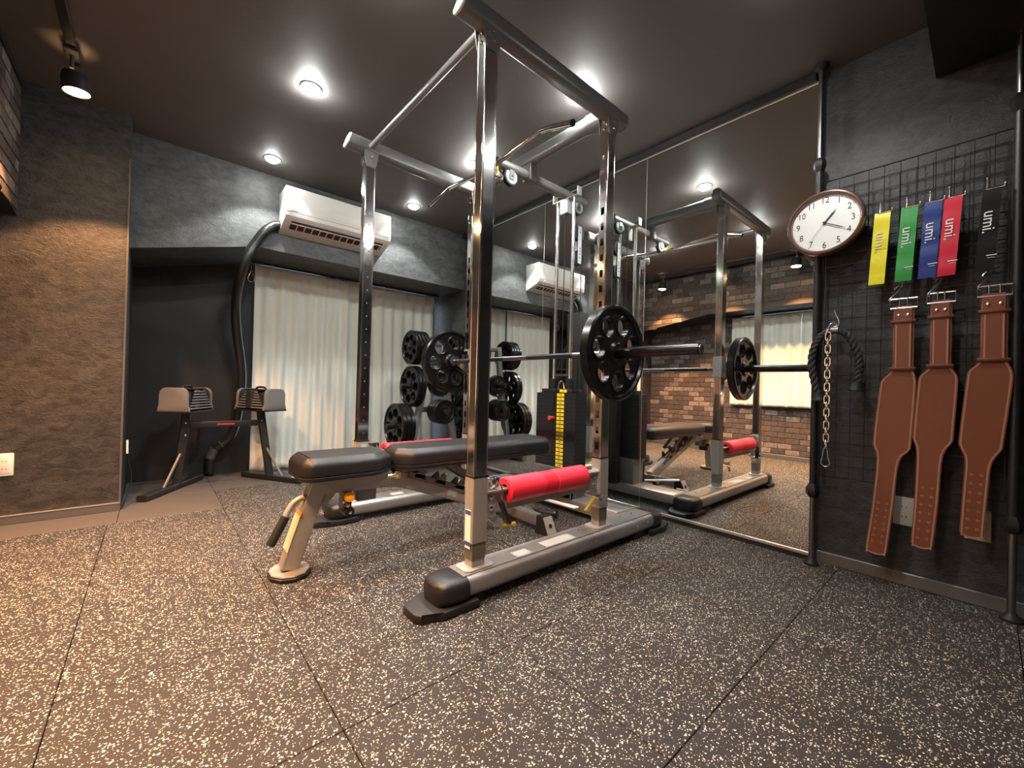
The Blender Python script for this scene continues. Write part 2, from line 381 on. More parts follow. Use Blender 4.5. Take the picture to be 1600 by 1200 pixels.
# brick wall with its window opening
LY0, LY1, LZ0, LZ1 = .16, 2.17, .625, 1.80
bm = bm_()
box(bm, (XL-.1, YF-.1, -.05), (XL, 3.39, LZ0)); box(bm, (XL-.1, LY1, LZ0), (XL, 3.39, ZC)); box(bm, (XL-.1, YF-.1, LZ0), (XL, LY0, ZC)); box(bm, (XL-.1, LY0, LZ1), (XL, LY1, ZC))
wl = struct('wall_left', bm, 'mortar', smooth=False)
BW, BH, G = .142, .0585, .008
b = bm_(); box(b, (-.001, -BW/2, -BH/2), (.005, BW/2, BH/2), .002, 1); brick = finish(b, 'brick', 'brick', smooth=False)
b = bm_(); box(b, (-.001, -BW/4+G/4, -BH/2), (.005, BW/4-G/4, BH/2), .002, 1); halfb = finish(b, 'brick', 'brick', smooth=False)
def brickfield(x, y0, y1, z0, z1, parent, ok, stuff_below=None, brick=brick, halfb=halfb, mt='brick'):
    rest = bm_(); cnt = 0; r = 0; z = z0+BH/2+.004
    while z+BH/2 <= z1+.01:
        y = y1-BW/2-.002-(BW/2 if r % 2 else 0)
        if r % 2 and ok(y1-BW/4-.003, z):
            link('brick', halfb, parent, (x, y1-BW/4-.004, z))
        while y-BW/2 > y0:
            if ok(y, z):
                if stuff_below is not None and y < stuff_below: box(rest, (x-.001, y-BW/2, z-BH/2), (x+.005, y+BW/2, z+BH/2))
                else: link('brick', brick, parent, (x+random.uniform(-.0008, .0012), y, z)); cnt += 1
            y -= BW+G
        z += BH+G; r += 1
    if len(rest.verts): tag(link('brick_field', finish(rest, 'brick_field', mt, smooth=False), parent), kind='stuff')
    else: rest.free()
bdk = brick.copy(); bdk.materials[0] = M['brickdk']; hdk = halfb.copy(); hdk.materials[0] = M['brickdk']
brickfield(XL, YF, 3.39, .06, 1.74, wl, lambda y, z: not (y < LY1+BW/2+.01 and y > LY0-.08 and z > LZ0-.03), 1.0)
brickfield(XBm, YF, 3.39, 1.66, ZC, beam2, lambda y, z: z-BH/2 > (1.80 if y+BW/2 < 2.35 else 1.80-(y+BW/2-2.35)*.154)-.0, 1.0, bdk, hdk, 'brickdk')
bm = bm_(); box(bm, (XL-.09, LY0, LZ0), (XL-.04, LY1, LZ0+.04)); box(bm, (XL-.09, LY0, LZ1-.04), (XL-.04, LY1, LZ1)); box(bm, (XL-.09, LY0, LZ0), (XL-.04, LY0+.04, LZ1)); box(bm, (XL-.09, LY1-.04, LZ0), (XL-.04, LY1, LZ1)); box(bm, (XL-.09, 1.13, LZ0), (XL-.04, 1.18, LZ1))
wn2 = struct('window_2', bm, 'black_paint', smooth=False)
for y0, y1 in ((LY0+.04, 1.13), (1.18, LY1-.04)):
    b = bm_(); box(b, (XL-.07, y0, LZ0+.04), (XL-.064, y1, LZ1-.04)); link('pane', finish(b, 'pane', 'glass', smooth=False), wn2)
bm = bm_(); box(bm, (XL-.035, LY0, LZ0), (XL+.02, LY1+.01, LZ0+.012)); link('sill', finish(bm, 'sill', 'black_paint', smooth=False), wn2)
# skirtings and edges
bm = bm_(); box(bm, (XR-.012, YF, 0), (XR, .53, .055), .003, 1); struct('baseboard_right', bm, 'trimgrey')
bm = bm_(); box(bm, (-.93, 3.378, 0), (-.13, 3.39, .045), .002, 1); bb = struct('baseboard_corner', bm, 'trimgrey')
bm = bm_(); box(bm, (-.93, 3.376, .045), (-.13, 3.39, .049)); link('lip', finish(bm, 'lip', 'trimlight', smooth=False), bb)
bm = bm_(); box(bm, (XL, YF, 0), (XL+.012, 3.378, .055), .003, 1); struct('baseboard_left', bm, 'trimgrey')
bm = bm_(); box(bm, (-.136, 3.384, .0), (-.127, 3.393, 2.1)); struct('trim_3', bm, 'trimgrey', label='thin grey corner bead on the column')
bm = bm_(); box(bm, (2.385, .56, 2.318), (XR, YW, ZC), .004, 1); struct('trim_4', bm, 'black_paint', label='black moulding above the mirror')
bm = bm_(); box(bm, (XBm, YF, ZC-.035), (XBm+.012, 3.39, ZC), .002, 1); struct('trim_5', bm, 'black_paint', label='black moulding above the brick beam')
bm = bm_(); box(bm, (1.65, YF, 2.125), (XR, .157, ZC)); struct('trim_6', bm, 'black_paint', smooth=False, label='black boxed soffit at the ceiling over the wire grid')

# mirror: panels side by side in an aluminium channel
mr = Thing('wall_mirror', 'large frameless wall mirror made of tall panels behind the power rack', 'mirror', (XM, 1.9, .03))
for y0, y1 in ((.552, 1.4795), (1.4805, 2.4115), (2.4125, 3.30)):
    b = bm_(); box(b, (XM, y0, .035), (XM+.006, y1, 2.318)); mr.part('mirror_panel', b, 'mirror', smooth=False)
    b = bm_(); box(b, (XM-.0006, y1-.0015, .035), (XM+.004, y1+.0012, 2.318)); mr.part('joint', b, 'mirror_edge', smooth=False)
b = bm_(); box(b, (XM-.006, .552, .022), (XM+.01, 3.30, .037), .001, 1); mr.part('bottom_channel', b, 'mirror_edge')
b = bm_(); box(b, (XM-.004, .545, .0), (XR, 3.30, .022)); mr.part('plinth', b, 'black_paint', smooth=False)
b = bm_(); box(b, (XM+.006, .552, .022), (XR, 3.30, 2.318)); mr.part('backing', b, 'black_paint', smooth=False)
b = bm_(); box(b, (XM-.004, .552, 2.312), (XM+.008, 3.30, 2.322), .001, 1); mr.part('top_channel', b, 'mirror_edge', label='slim pale strip along the top of the mirror')

# ================================================================ lights
dl = [(.60, 2.38), (.60, 3.32), (1.69, 3.32), (1.69, 2.38), (.60, 1.43), (1.69, 1.43), (.60, .48), (1.69, .48)]  # the lamp nearest the camera is unseen, added to light clock and bands
dlab = {(.60, 2.38): 'recessed round downlight, the largest and brightest on the ceiling', (.60, 3.32): 'recessed round downlight above the left air conditioner, nearest the dark beam',
        (1.69, 3.32): 'recessed round downlight right of the air conditioner and left of the chrome post', (1.69, 2.38): 'recessed downlight behind the near chrome post, by the lat bar',
        (.60, 1.43): 'recessed downlight above the top of the frame, its glow at the upper edge', (1.69, 1.43): 'recessed downlight over the rear of the rack, seen in the mirror',
        (.60, .48): 'added downlight nearest the camera, unseen overhead, lighting the clock', (1.69, .48): 'recessed downlight whose faint glow shows right of the rack at the upper edge'}
b = bm_(); lathe(b, [(0, .048), (-.005, .050), (-.007, .046), (-.004, .041), (-.001, .040)], (0, 0, 0), (0, 0, 1), 32, False); ring = finish(b, 'trim_ring', 'reflector')
b = bm_(); lathe(b, [(-.001, .041), (-.016, .039), (-.024, .028), (-.027, .001)], (0, 0, 0), (0, 0, 1), 32); lensm = finish(b, 'lens', 'lens')
lensm2 = lensm.copy(); lensm2.materials[0] = M['lens2']
for x, y in dl:
    t = Thing('ceiling_downlight', dlab[(x, y)], 'downlight', (x, y, ZC), 'downlights recessed in the dark ceiling')
    link('trim_ring', ring, t.o); link('lens', lensm2 if y > 3 or y < 1 else lensm, t.o)
    L = bpy.data.lights.new('downlight_beam', 'SPOT'); L.energy = DOWN_W*(.80 if y > 3 else .85 if y > 2 else 1.15 if y > 1 else .52); L.spot_size = radians(102 if y > 3 else 118 if y > 1 else 142); L.spot_blend = .2 if y > 3 else .5; L.color = (.97, .985, .96); L.shadow_soft_size = .045
    lo = bpy.data.objects.new('downlight_beam', L); COL.objects.link(lo); lo.location = (x, y, ZC-.025)
t = Thing('lighting_track', 'black ceiling track carrying the warm spotlights along the left', 'lighting track', (-.325, 1.5, ZC))
b = bm_(); box(b, (-.342, -.3, ZC-.022), (-.308, 3.0, ZC), .002, 1); t.part('rail', b, 'tracklight')
slab_ = {2.88: 'black track spotlight glowing warm in the upper left corner', 2.10: 'black track spotlight just above the upper left edge of the frame', 1.35: 'black track spotlight above the brick beam, seen high in the mirror at right', .58: 'black track spotlight nearest the camera, out of frame'}
for y in (2.88, 2.10, 1.35, .58):
    t = Thing('track_spotlight', slab_[y], 'spotlight', (-.325, y, ZC-.022), 'warm spotlights on the ceiling track')
    d = Vector((.10, 0, -1)).normalized(); c0 = Vector((-.315, y, 2.235)); c1 = c0+d*.085
    b = bm_(); cyl(b, (-.325, y, ZC-.022), (-.325, y, 2.26), .008, 10); box(b, (-.35, y-.05, ZC-.04), (-.30, y+.05, ZC-.0222), .003, 1); t.part('mount', b, 'tracklight')
    b = bm_(); lathe(b, [(-.012, .022), (0, .043), (.02, .049), (.085, .052), (.085, .048), (.07, .040)], c0, d, 24, False); t.part('housing', b, 'tracklight')
    b = bm_(); lathe(b, [(.070, .046), (.082, .043), (.092, .001)], c0, d, 20); t.part('lens', b, 'warmlens')
    L = bpy.data.lights.new('warm_beam', 'SPOT'); L.energy = SPOT_W; L.spot_size = radians(100); L.spot_blend = .22; L.color = (1, .47, .19); L.shadow_soft_size = .022
    lo = bpy.data.objects.new('warm_beam', L); COL.objects.link(lo); lo.location = c1+d*.014; lo.rotation_euler = d.to_track_quat('-Z', 'Y').to_euler()

    L = bpy.data.lights.new('warm_core', 'SPOT'); L.energy = SPOT_W*1.9; L.spot_size = radians(66); L.spot_blend = .9; L.color = (1, .47, .19); L.shadow_soft_size = .022
    lo = bpy.data.objects.new('warm_core', L); COL.objects.link(lo); lo.location = c1+d*.014; lo.rotation_euler = Vector((-.04, 0, -1)).to_track_quat('-Z', 'Y').to_euler()

# ================================================================ curtains
def curtain(name, x0, x1, y, z0, z1, folds, seed, label, axis='x'):
    rnd = random.Random(seed); bm = bm_(); nx, nz = int(folds*14), 40; ph = [rnd.uniform(0, 6.28) for _ in range(6)]
    V = []
    for j in range(nz+1):
        t = j/nz; z = z0+(z1-z0)*t; row = []
        for i in range(nx+1):
            s = i/nx; xx = x0+(x1-x0)*s+ .012*sin(s*9+ph[0]+t*2.0)*(1-t)*sin(pi*s)
            a = .009+.015*(1-t)**.7
            w1 = sin(2*pi*folds*s+.8*sin(3*s+ph[1])+.5*sin(2.3*t+ph[2])); w2 = .5*sin(2*pi*folds*.47*s+ph[3]+1.6*t)*(1-t)
            if t > .93: w1 = abs(sin(pi*folds*s))*2-1
            yy = y+a*(w1+w2)+(.02*sin(7*s+ph[4]))*(1-t)
            row.append(bm.verts.new((xx, yy, z) if axis == 'x' else (yy, xx, z)))
        V.append(row)
    for j in range(nz):
        for i in range(nx): bm.faces.new((V[j][i], V[j][i+1], V[j+1][i+1], V[j+1][i]))
    t = Thing(name, label, 'curtain', ((x0+x1)/2 if axis == 'x' else y, y if axis == 'x' else (x0+x1)/2, z0), 'cream curtains')
    o = t.part('fabric', bm, 'curtain', ang=180)
    sm = o.modifiers.new('s', 'SOLIDIFY'); sm.thickness = .0015
    for k in range(int(folds)+1):
        s = x0+(x1-x0)*min(.995, max(.005, k/int(folds))); p = (s, y+.005, z1-.01) if axis == 'x' else (y+.005, s, z1-.01)
        b = bm_(); cyl(b, p, (p[0], p[1], z1+.006), .003, 6); t.part('hook', b, 'white')
curtain('curtain', .628, 1.412, 4.060, .03, 1.772, 7, 3, 'cream floor-length curtain left of the chrome rack post, beside the black pipe')
curtain('curtain', 1.414, 2.360, 4.085, .03, 1.772, 8, 5, 'cream floor-length curtain right of the chrome rack post, behind the weight plates')
curtain('curtain', .10, 1.436, XL+.05, .635, 1.762, 11, 8, 'short cream curtain over the brick sill, at the right in the mirror', 'y')
curtain('curtain', 1.438, 2.21, XL+.05, .635, 1.762, 7, 9, 'short cream curtain over the brick sill, beside the bare brick in the mirror', 'y')
b = bm_(); box(b, (.60, 4.05, 1.778), (2.40, 4.10, 1.795)); single('curtain_rail', b, 'black_paint', 'slim curtain rail fixed under the black window beam', 'curtain rail', (.6, 4, 1.78))
b = bm_(); box(b, (XL+.035, .10, 1.772), (XL+.065, 2.20, 1.795)); single('curtain_rail', b, 'black_paint', 'slim curtain rail under the brick-faced beam', 'curtain rail', (XL+.05, .1, 1.78))

# ================================================================ air conditioner
t = Thing('air_conditioner', 'white wall-mounted air conditioner on the black beam above the curtain', 'air conditioner', (1.1, YW, 1.94))
AX0, AX1 = .705, 1.515
prof = [(YW, 2.235), (3.392, 2.235), (3.381, 2.224), (3.381, 2.050), (3.386, 2.018), (3.410, 1.995), (3.570, 1.935), (YW, 1.930)]
b = bm_(); prism(b, prof, 0, AX0, AX1, .004); t.part('body', b, 'white')
b = bm_(); box(b, (AX0+.004, 3.3765, 2.045), (AX1-.004, 3.383, 2.226), .003, 2); t.part('front_panel', b, 'white')
def on_slope(x0, x1, t0, t1, th):   # a strip on the slanted lower front
    A, B = Vector((0, 3.410, 1.995)), Vector((0, 3.570, 1.935)); n = Vector((0, (B-A).z, -(B-A).y)).normalized()
    p, q = A.lerp(B, t0), A.lerp(B, t1)
    bm = bm_(); vs = [bm.verts.new((x, v.y+n.y*d, v.z+n.z*d)) for d in (-.002, th) for x, v in ((x0, p), (x1, p), (x1, q), (x0, q))]
    for f in ((0, 1, 2, 3), (4, 5, 6, 7), (0, 1, 5, 4), (1, 2, 6, 5), (2, 3, 7, 6), (3, 0, 4, 7)): bm.faces.new([vs[i] for i in f])
    return bm
t.part('outlet_slot', on_slope(AX0+.05, AX1-.05, .06, .62, .002), 'vent')
b = on_slope(AX0+.05, AX1-.05, .18, .24, .006); t.part('louver', b, 'white')
for k in range(13):
    x = AX0+.095+k*.054; t.part('vane', on_slope(x, x+.007, .24, .62, .006), 'white')
b = bm_(); box(b, (AX0+.03, 3.3755, 2.052), (AX0+.085, 3.3770, 2.058)); t.part('nameplate', b, 'trimgrey', smooth=False)
b = bm_(); box(b, (AX0+.22, 3.3758, 2.125), (AX0+.29, 3.3772, 2.1275)); box(b, (AX0+.33, 3.3758, 2.108), (AX0+.43, 3.3772, 2.1105)); t.part('indicator', b, 'print', smooth=False)
# insulated pipe
pp = [(.71, 3.562, 1.985), (.66, 3.555, 1.965), (.60, 3.545, 1.90), (.545, 3.555, 1.80), (.50, 3.545, 1.70), (.475, 3.57, 1.60), (.465, 3.70, 1.48), (.475, 3.86, 1.34), (.50, 3.93, 1.15), (.53, 3.96, .97), (.550, 4.00, .80), (.545, 4.05, .60), (.53, 4.10, .42), (.49, 4.13, .30), (.43, 4.14, .245), (.39, 4.15, .20), (.37, 4.155, .12), (.37, 4.16, .03)]
b = bm_(); tube(b, pp, .032, 12, 5)
t = Thing('refrigerant_pipe', 'thick black wrapped pipe curving from the air conditioner down beside the curtain', 'pipe', (.37, 4.16, 0)); t.part('wrapping', b, 'pipe')
b = bm_(); tube(b, [(.40, 4.145, .225), (.38, 4.15, .19), (.37, 4.155, .15)], .036, 12, 4); t.part('elbow', b, 'trimgrey', label='grey elbow near the floor')
b = bm_(); torus(b, (.44, 4.138, .255), (1, 0, .6), .033, .004, 18, 6); t.part('clamp', b, 'trimgrey')
# snap hook hanging by the curtain
b = bm_(); tube(b, [(.584, 3.93, 1.70), (.575, 3.93, 1.665), (.562, 3.93, 1.625), (.568, 3.93, 1.600), (.585, 3.93, 1.592), (.602, 3.93, 1.600), (.606, 3.93, 1.625), (.594, 3.93, 1.665)], .004, 6, 4, True)
t = Thing('carabiner', 'small steel carabiner hanging beside the curtain top and black pipe', 'carabiner', (.584, 3.93, 1.59)); t.part('body', b, 'chromes')
b = bm_(); tube(b, [(.584, 3.93, 1.70), (.584, 3.95, 1.75), (.59, 4.0, 1.78)], .0015, 5, 3); t.part('cord', b, 'white')

# ================================================================ power rack
RC = 1.86                                   # centre line of rack, bench and cable tower
PX1, PX2, PYn = .915, 1.685, 1.255          # front and rear posts, near side
PW, PD = .062, .050
rk = Thing('power_rack', 'chrome and silver power rack with four tall posts in front of the mirror', 'power rack', (1.35, RC, 0))
def post_front_slots(bm, x, y, z0, z1):
    """rear post: square tube with a column of slots through its front wall"""
    t = .003; box(bm, (x+PW-t, y, z0), (x+PW, y+PD, z1)); box(bm, (x, y, z0), (x+PW-t, y+t, z1)); box(bm, (x, y+PD-t, z0), (x+PW-t, y+PD, z1))
    sw, sh, pit = .019, .036, .0785; box(bm, (x, y+t, z0), (x+t, y+PD/2-sw/2, z1)); box(bm, (x, y+PD/2+sw/2, z0), (x+t, y+PD-t, z1))
    zz = z0; z = .515
    while z < 1.70:
        box(bm, (x, y+PD/2-sw/2, zz), (x+t, y+PD/2+sw/2, z-sh/2)); zz = z+sh/2; z += pit
    box(bm, (x, y+PD/2-sw/2, zz), (x+t, y+PD/2+sw/2, z1))
def post_corners(bm, x, y, z0, z1):
    r = .005
    for cx in (x+r-.0008, x+PW-r+.0008):
        for cy in (y+r-.0008, y+PD-r+.0008): cyl(bm, (cx, cy, z0), (cx, cy, z1), r, 10)
def post_inner_holes(bm, x, y, z0, z1, inner):
    t = .003; yi = y if inner < 0 else y+PD-t; yo = y+PD-t if inner < 0 else y
    box(bm, (x, yo, z0), (x+PW, yo+t, z1)); box(bm, (x, y+t, z0), (x+t, y+PD-t, z1)); box(bm, (x+PW-t, y+t, z0), (x+PW, y+PD-t, z1))
    s = .010; xc = x+PW/2; box(bm, (x, yi, z0), (xc-s/2, yi+t, z1)); box(bm, (xc+s/2, yi, z0), (x+PW, yi+t, z1))
    zz = z0; z = .50
    while z < 1.86:
        box(bm, (xc-s/2, yi, zz), (xc+s/2, yi+t, z-s/2)); zz = z+s/2; z += .0770
    box(bm, (xc-s/2, yi, zz), (xc+s/2, yi+t, z1))
def bolt(bm, c, d, r=.009, h=.008):
    d = Vector(d); lathe(bm, [(0, r), (h*.5, r*.95), (h*.85, r*.6), (h, .0008)], c, d, 12)
def side(s):                                # s = -1 near side, +1 far side
    ys = PYn if s < 0 else 2*RC-PYn-PD      # y of post's low edge
    yc = ys+PD/2; out = s                   # outward direction in y
    # --- base rail
    b = bm_(); prof_rail = rrect(.150, .078, .030, 5)
    sweep(b, [(.86, yc, .070), (2.13, yc, .070)], prof_rail, up=(0, 0, 1)); box(b, (.862, yc-.052, .1085), (2.128, yc+.052, .1115), .001, 1)
    rail = rk.part('base_rail', b, 'rail')
    for x in (1.60, 1.95, 2.05):
        b = bm_(); bolt(b, (x, yc+out*.030*0+(-.075)*1, .078), (0, -1, .25), .006, .004); bolt(b, (x-.03, yc+.01, .112), (0, 0, 1), .005, .003); rk.part('bolt', b, 'chromes', rail)
    for x0, x1, ww in ((1.13, 1.21, .05), (1.30, 1.49, .06)):
        b = bm_(); box(b, (x0, yc-.045, .112), (x1, yc-.045+ww, .1124)); rk.part('sticker', b, 'sticker', rail, smooth=False)
    for x, d in ((.86, -1), (2.13, 1)):
        b = bm_(); sc = 1; P0 = Vector((x-d*.012, yc, .066))
        rings = [(0, 1.07), (.055, 1.07), (.085, 1.0), (.105, .86), (.115, .62), (.117, .2)]
        R = []
        for dx, k in rings:
            R.append([b.verts.new((P0.x+d*dx, yc+u*k, .066+(v if v < 0 else v*k))) for u, v in rrect(.152, .084, .034, 5)])
        for p, q in zip(R, R[1:]):
            for i in range(len(p)): b.faces.new((p[i], p[(i+1) % len(p)], q[(i+1) % len(p)], q[i]))
        b.faces.new(R[0]); b.faces.new(R[-1][::-1]); rk.part('rail_cap', b, 'plastic', rail)
        b = bm_(); prism(b, [(x-d*.05, yc-.088), (x+d*.10, yc-.088), (x+d*.115, yc-.070), (x+d*.17, yc-.060), (x+d*.185, yc-.04), (x+d*.185, yc+.04), (x+d*.17, yc+.060), (x+d*.115, yc+.070), (x+d*.10, yc+.088), (x-d*.05, yc+.088)], 2, 0, .030, .006)
        rk.part('rubber_foot', b, 'rubber', rail)
    for x0, x1 in ((.90, .95), (1.95, 2.05)):
        b = bm_(); box(b, (x0, yc-.06, 0), (x1, yc+.06, .033), .003, 1); rk.part('levelling_block', b, 'rubber', rail)
    # --- posts
    for k, x in enumerate((PX1, PX2)):
        b = bm_()
        post_corners(b, x, ys, .446, 2.154)
        if k: post_front_slots(b, x, ys, .445, 2.155)
        else: post_inner_holes(b, x, ys, .445, 2.155, -out)
        post = rk.part('post', b, 'chrome', label='rear chrome post with a column of slots' if k else 'front chrome post', ang=40)
        if not k:
            yb_ = ys+.0004 if out > 0 else ys+PD-.0004
            b = bm_(); cyl(b, (0, 0, 0), (0, -out*.002, 0), .0042, 8); pg_ = finish(b, 'hole_bushing', 'rail'); z = .50
            while z < 1.86: link('hole_bushing', pg_, post, (x+PW/2-rk.loc.x, (ys+.0022 if out > 0 else ys+PD-.0022)-rk.loc.y, z)); z += .0770
        b = bm_(); e = .004
        z0 = .112
        rtube(b, (x+PW/2, yc, .207), (x+PW/2, yc, .455), PW+2*e, PD+2*e, .006, up=(0, 1, 0)); rk.part('sleeve', b, 'grey', post, label='silver grey lower sleeve')
        b = bm_(); box(b, (x+.0015, ys+.0015, .112), (x+PW-.0015, ys+PD-.0015, .208)); rk.part('stub', b, 'grey', post, smooth=False)
        b = bm_(); box(b, (x, ys, .142), (x+PW, ys+PD, .206)); rk.part('stub_band', b, 'stubband', post, label='mottled darker band on the post foot', smooth=False)
        b = bm_(); box(b, (x-e-.001, ys-e-.001, .452), (x+PW+e+.001, ys+PD+e+.001, .458)); rk.part('collar', b, 'plastic', post, smooth=False)
        b = bm_(); prism(b, [(x-.035, yc-.03), (x-.02, yc-.045), (x+PW+.02, yc-.045), (x+PW+.035, yc-.03), (x+PW+.035, yc+.03), (x+PW+.02, yc+.045), (x-.02, yc+.045), (x-.035, yc+.03)], 2, .111, .117, .001); rk.part('base_plate', b, 'grey', post)
        if not k:
            b = bm_(); box(b, (x-e-.0012, ys+.008, .185), (x-e, ys+PD-.008, .330)); st = rk.part('label_sticker', b, 'print', post, smooth=False)
            b = bm_()
            for z in (.195, .312): box(b, (x-e-.0018, ys+.008, z), (x-e-.001, ys+PD-.008, z+.016))
            rk.part('blue_band', b, 'blueink', post, smooth=False)
            if s > 0:
                b = bm_(); box(b, (x+.02, ys-e-.0012, .375), (x+.05, ys-e, .435)); rk.part('label_sticker', b, 'sticker', post, smooth=False)
                b = bm_(); box(b, (x-e-.0022, ys+.012, .36), (x-e-.001, ys+.034, .44)); rk.part('label_sticker', b, 'orange', post, smooth=False)
        else:
            b = bm_(); box(b, (x-e-.0012, ys+.006, .30), (x-e, ys+PD-.006, .40)); rk.part('label_sticker', b, 'sticker', post, smooth=False)
        for y0_ in (ys-.006, ys+PD+.001):     # bracket plates holding the top beam
            b = bm_(); prism(b, [(2.075, x+.008), (2.075, x+PW-.008), (2.095, x+PW+.003), (2.170, x+PW+.014), (2.170, x-.014), (2.095, x-.003)], 1, y0_, y0_+.005); rk.part('top_bracket', b, 'dgrey', post, smooth=False)
        b = bm_()
        for z in (2.105, 2.14): bolt(b, (x-.001, yc, z-.03*0), (-1, 0, 0), .007); bolt(b, (x+PW/2, ys-.006, z), (0, -1, 0), .007); bolt(b, (x+PW/2, ys+PD+.006, z), (0, 1, 0), .007)
        if k: bolt(b, (x-.001, yc, 1.96), (-1, 0, 0), .008)
        rk.part('bolt', b, 'chromes', post)
    # --- top beam, obliquely cut front end with a pale cap
    b = bm_(); zc, hh, ww = 2.197, .090, .068; R = []
    for x, dx in ((.822, .012), (1.83, 0)):
        R.append([b.verts.new((x+dx*(v/(hh/2)) if dx else x, yc+u, zc+v)) for u, v in rrect(ww, hh, .028, 6)])
    m = len(R[0])
    for i in range(m): b.faces.new((R[0][i], R[0][(i+1) % m], R[1][(i+1) % m], R[1][i]))
    b.faces.new(R[0][::-1]); b.faces.new(R[1]); tb = rk.part('top_beam', b, 'dgrey')
    b = bm_(); R = []
    for off, k in ((-.002, 1.0), (-.010, .98), (-.013, .85)):
        R.append([b.verts.new((.822+off+.012*(v/(hh/2)), yc+u*k, zc+v*k)) for u, v in rrect(ww, hh, .028, 6)])
    for p, q in zip(R, R[1:]):
        for i in range(m): b.faces.new((p[i], p[(i+1) % m], q[(i+1) % m], q[i]))
    b.faces.new(R[0]); b.faces.new(R[-1][::-1]); rk.part('end_cap', b, 'white', tb, label='pale end cap cut at a slant')
    b = bm_(); R = []
    for off, k in ((0, 1.02), (.008, 1.02), (.018, .92), (.024, .70), (.026, .3)):
        R.append([b.verts.new((1.826+off, yc+u*k, zc+v*k)) for u, v in rrect(ww, hh, .028, 6)])
    for p, q in zip(R, R[1:]):
        for i in range(m): b.faces.new((p[i], p[(i+1) % m], q[(i+1) % m], q[i]))
    b.faces.new(R[0]); b.faces.new(R[-1][::-1]); rk.part('end_cap', b, 'dgrey', tb, label='rounded dark rear cap')
    # --- safety arm between the posts
    b = bm_(); yi = yc
    box(b, (PX1+PW+.004, yi-.006, .302), (PX2-.004, yi+.006, .392), .001, 1); box(b, (PX1+PW+.004, yi-.024, .384), (PX2-.004, yi+.024, .392), .001, 1)
    arm = rk.part('safety_arm', b, 'grey', label='flat silver safety arm')
    for x, d in ((PX1+PW+.004, 1), (PX2-.004, -1)):
        b = bm_(); box(b, (x if d > 0 else x-.055, yi-.012, .285), (x+.055 if d > 0 else x, yi+.012, .394), .002, 1); rk.part('end_plate', b, 'grey', arm)
        b = bm_()
        for z in (.322, .365): bolt(b, (x+d*.028, yi-.012, z), (0, -1, 0), .010, .010); bolt(b, (x+d*.028, yi+.012, z), (0, 1, 0), .010, .010)
        rk.part('bolt', b, 'chromes', arm)
        b = bm_(); cyl(b, (x+d*.035, yi-.03*out, .275), (x+d*.035, yi+.05*out, .275), .012, 12); cyl(b, (x+d*.035, yi+.05*out, .275), (x+d*.035, yi+.062*out, .275), .017, 12); rk.part('locking_pin', b, 'chromes', arm)
        b = bm_(); tube(b, [(x+d*.04, yi+.03*out, .272), (x+d*.075, yi+.035*out, .25), (x+d*.14 if d > 0 else x-.11, yi+.03*out, .245 if d > 0 else .215)], .0085, 8, 4); rk.part('pin_handle', b, 'olive', arm, label='yellow pin handle')
    # upright pull clamp and black grip at the arm's front end
    b = bm_(); cyl(b, (1.005, yi, .392), (1.005, yi, .425), .007, 10); cyl(b, (1.012, yi-.026, .428), (1.012, yi+.026, .428), .012, 12); box(b, (1.028, yi-.014, .392), (1.052, yi+.014, .438), .004, 2); tube(b, [(1.03, yi-.02, .43), (1.045, yi-.034, .40), (1.042, yi-.036, .37), (1.05, yi-.034, .34)], .003, 6, 4)
    rk.part('clamp', b, 'chromes', arm)
    b = bm_(); sweep(b, [(1.035, yi-.040, .350), (1.055, yi-.045, .30), (1.075, yi-.048, .262)], rrect(.026, .018, .008, 3)); rk.part('grip', b, 'plastic', arm)
    # --- J-hook under the barbell
    b = bm_(); zb = .968
    x1 = PX2-.001; box(b, (x1-.006, yc-.028, zb-.09), (x1, yc+.028, zb+.075), .002, 1)
    for yy in (yc-.028, yc+.022):
        prism(b, [(zb-.085, x1-.004), (zb-.035, x1-.092), (zb+.03, x1-.100), (zb+.030, x1-.088), (zb-.018, x1-.078), (zb-.018, x1-.03), (zb+.05, x1-.02), (zb+.05, x1-.004)], 1, yy, yy+.006)
    jh = rk.part('bar_hook', b, 'chromes', smooth=False, label='chrome hook carrying the barbell')
    b = bm_()
    for lo, hi in (((PX2-.0045, ys-.006, .905), (PX2-.0005, ys+PD+.006, 1.055)), ((PX2+PW+.0015, ys-.006, .905), (PX2+PW+.0055, ys+PD+.006, 1.055)), ((PX2-.0045, ys-.006, .905), (PX2+PW+.0055, ys-.0015, 1.055)), ((PX2-.0045, ys+PD+.0015, .905), (PX2+PW+.0055, ys+PD+.006, 1.055))): box(b, lo, hi, .0015, 1)
    rk.part('hook_carriage', b, 'grey', jh, label='grey sleeve that slides on the post')
    b = bm_(); box(b, (x1-.088, yc-.021, zb-.035), (x1-.012, yc+.021, zb-.019), .003, 2); rk.part('liner', b, 'plastic', jh)
    return yc
yn = side(-1); yf = side(1)
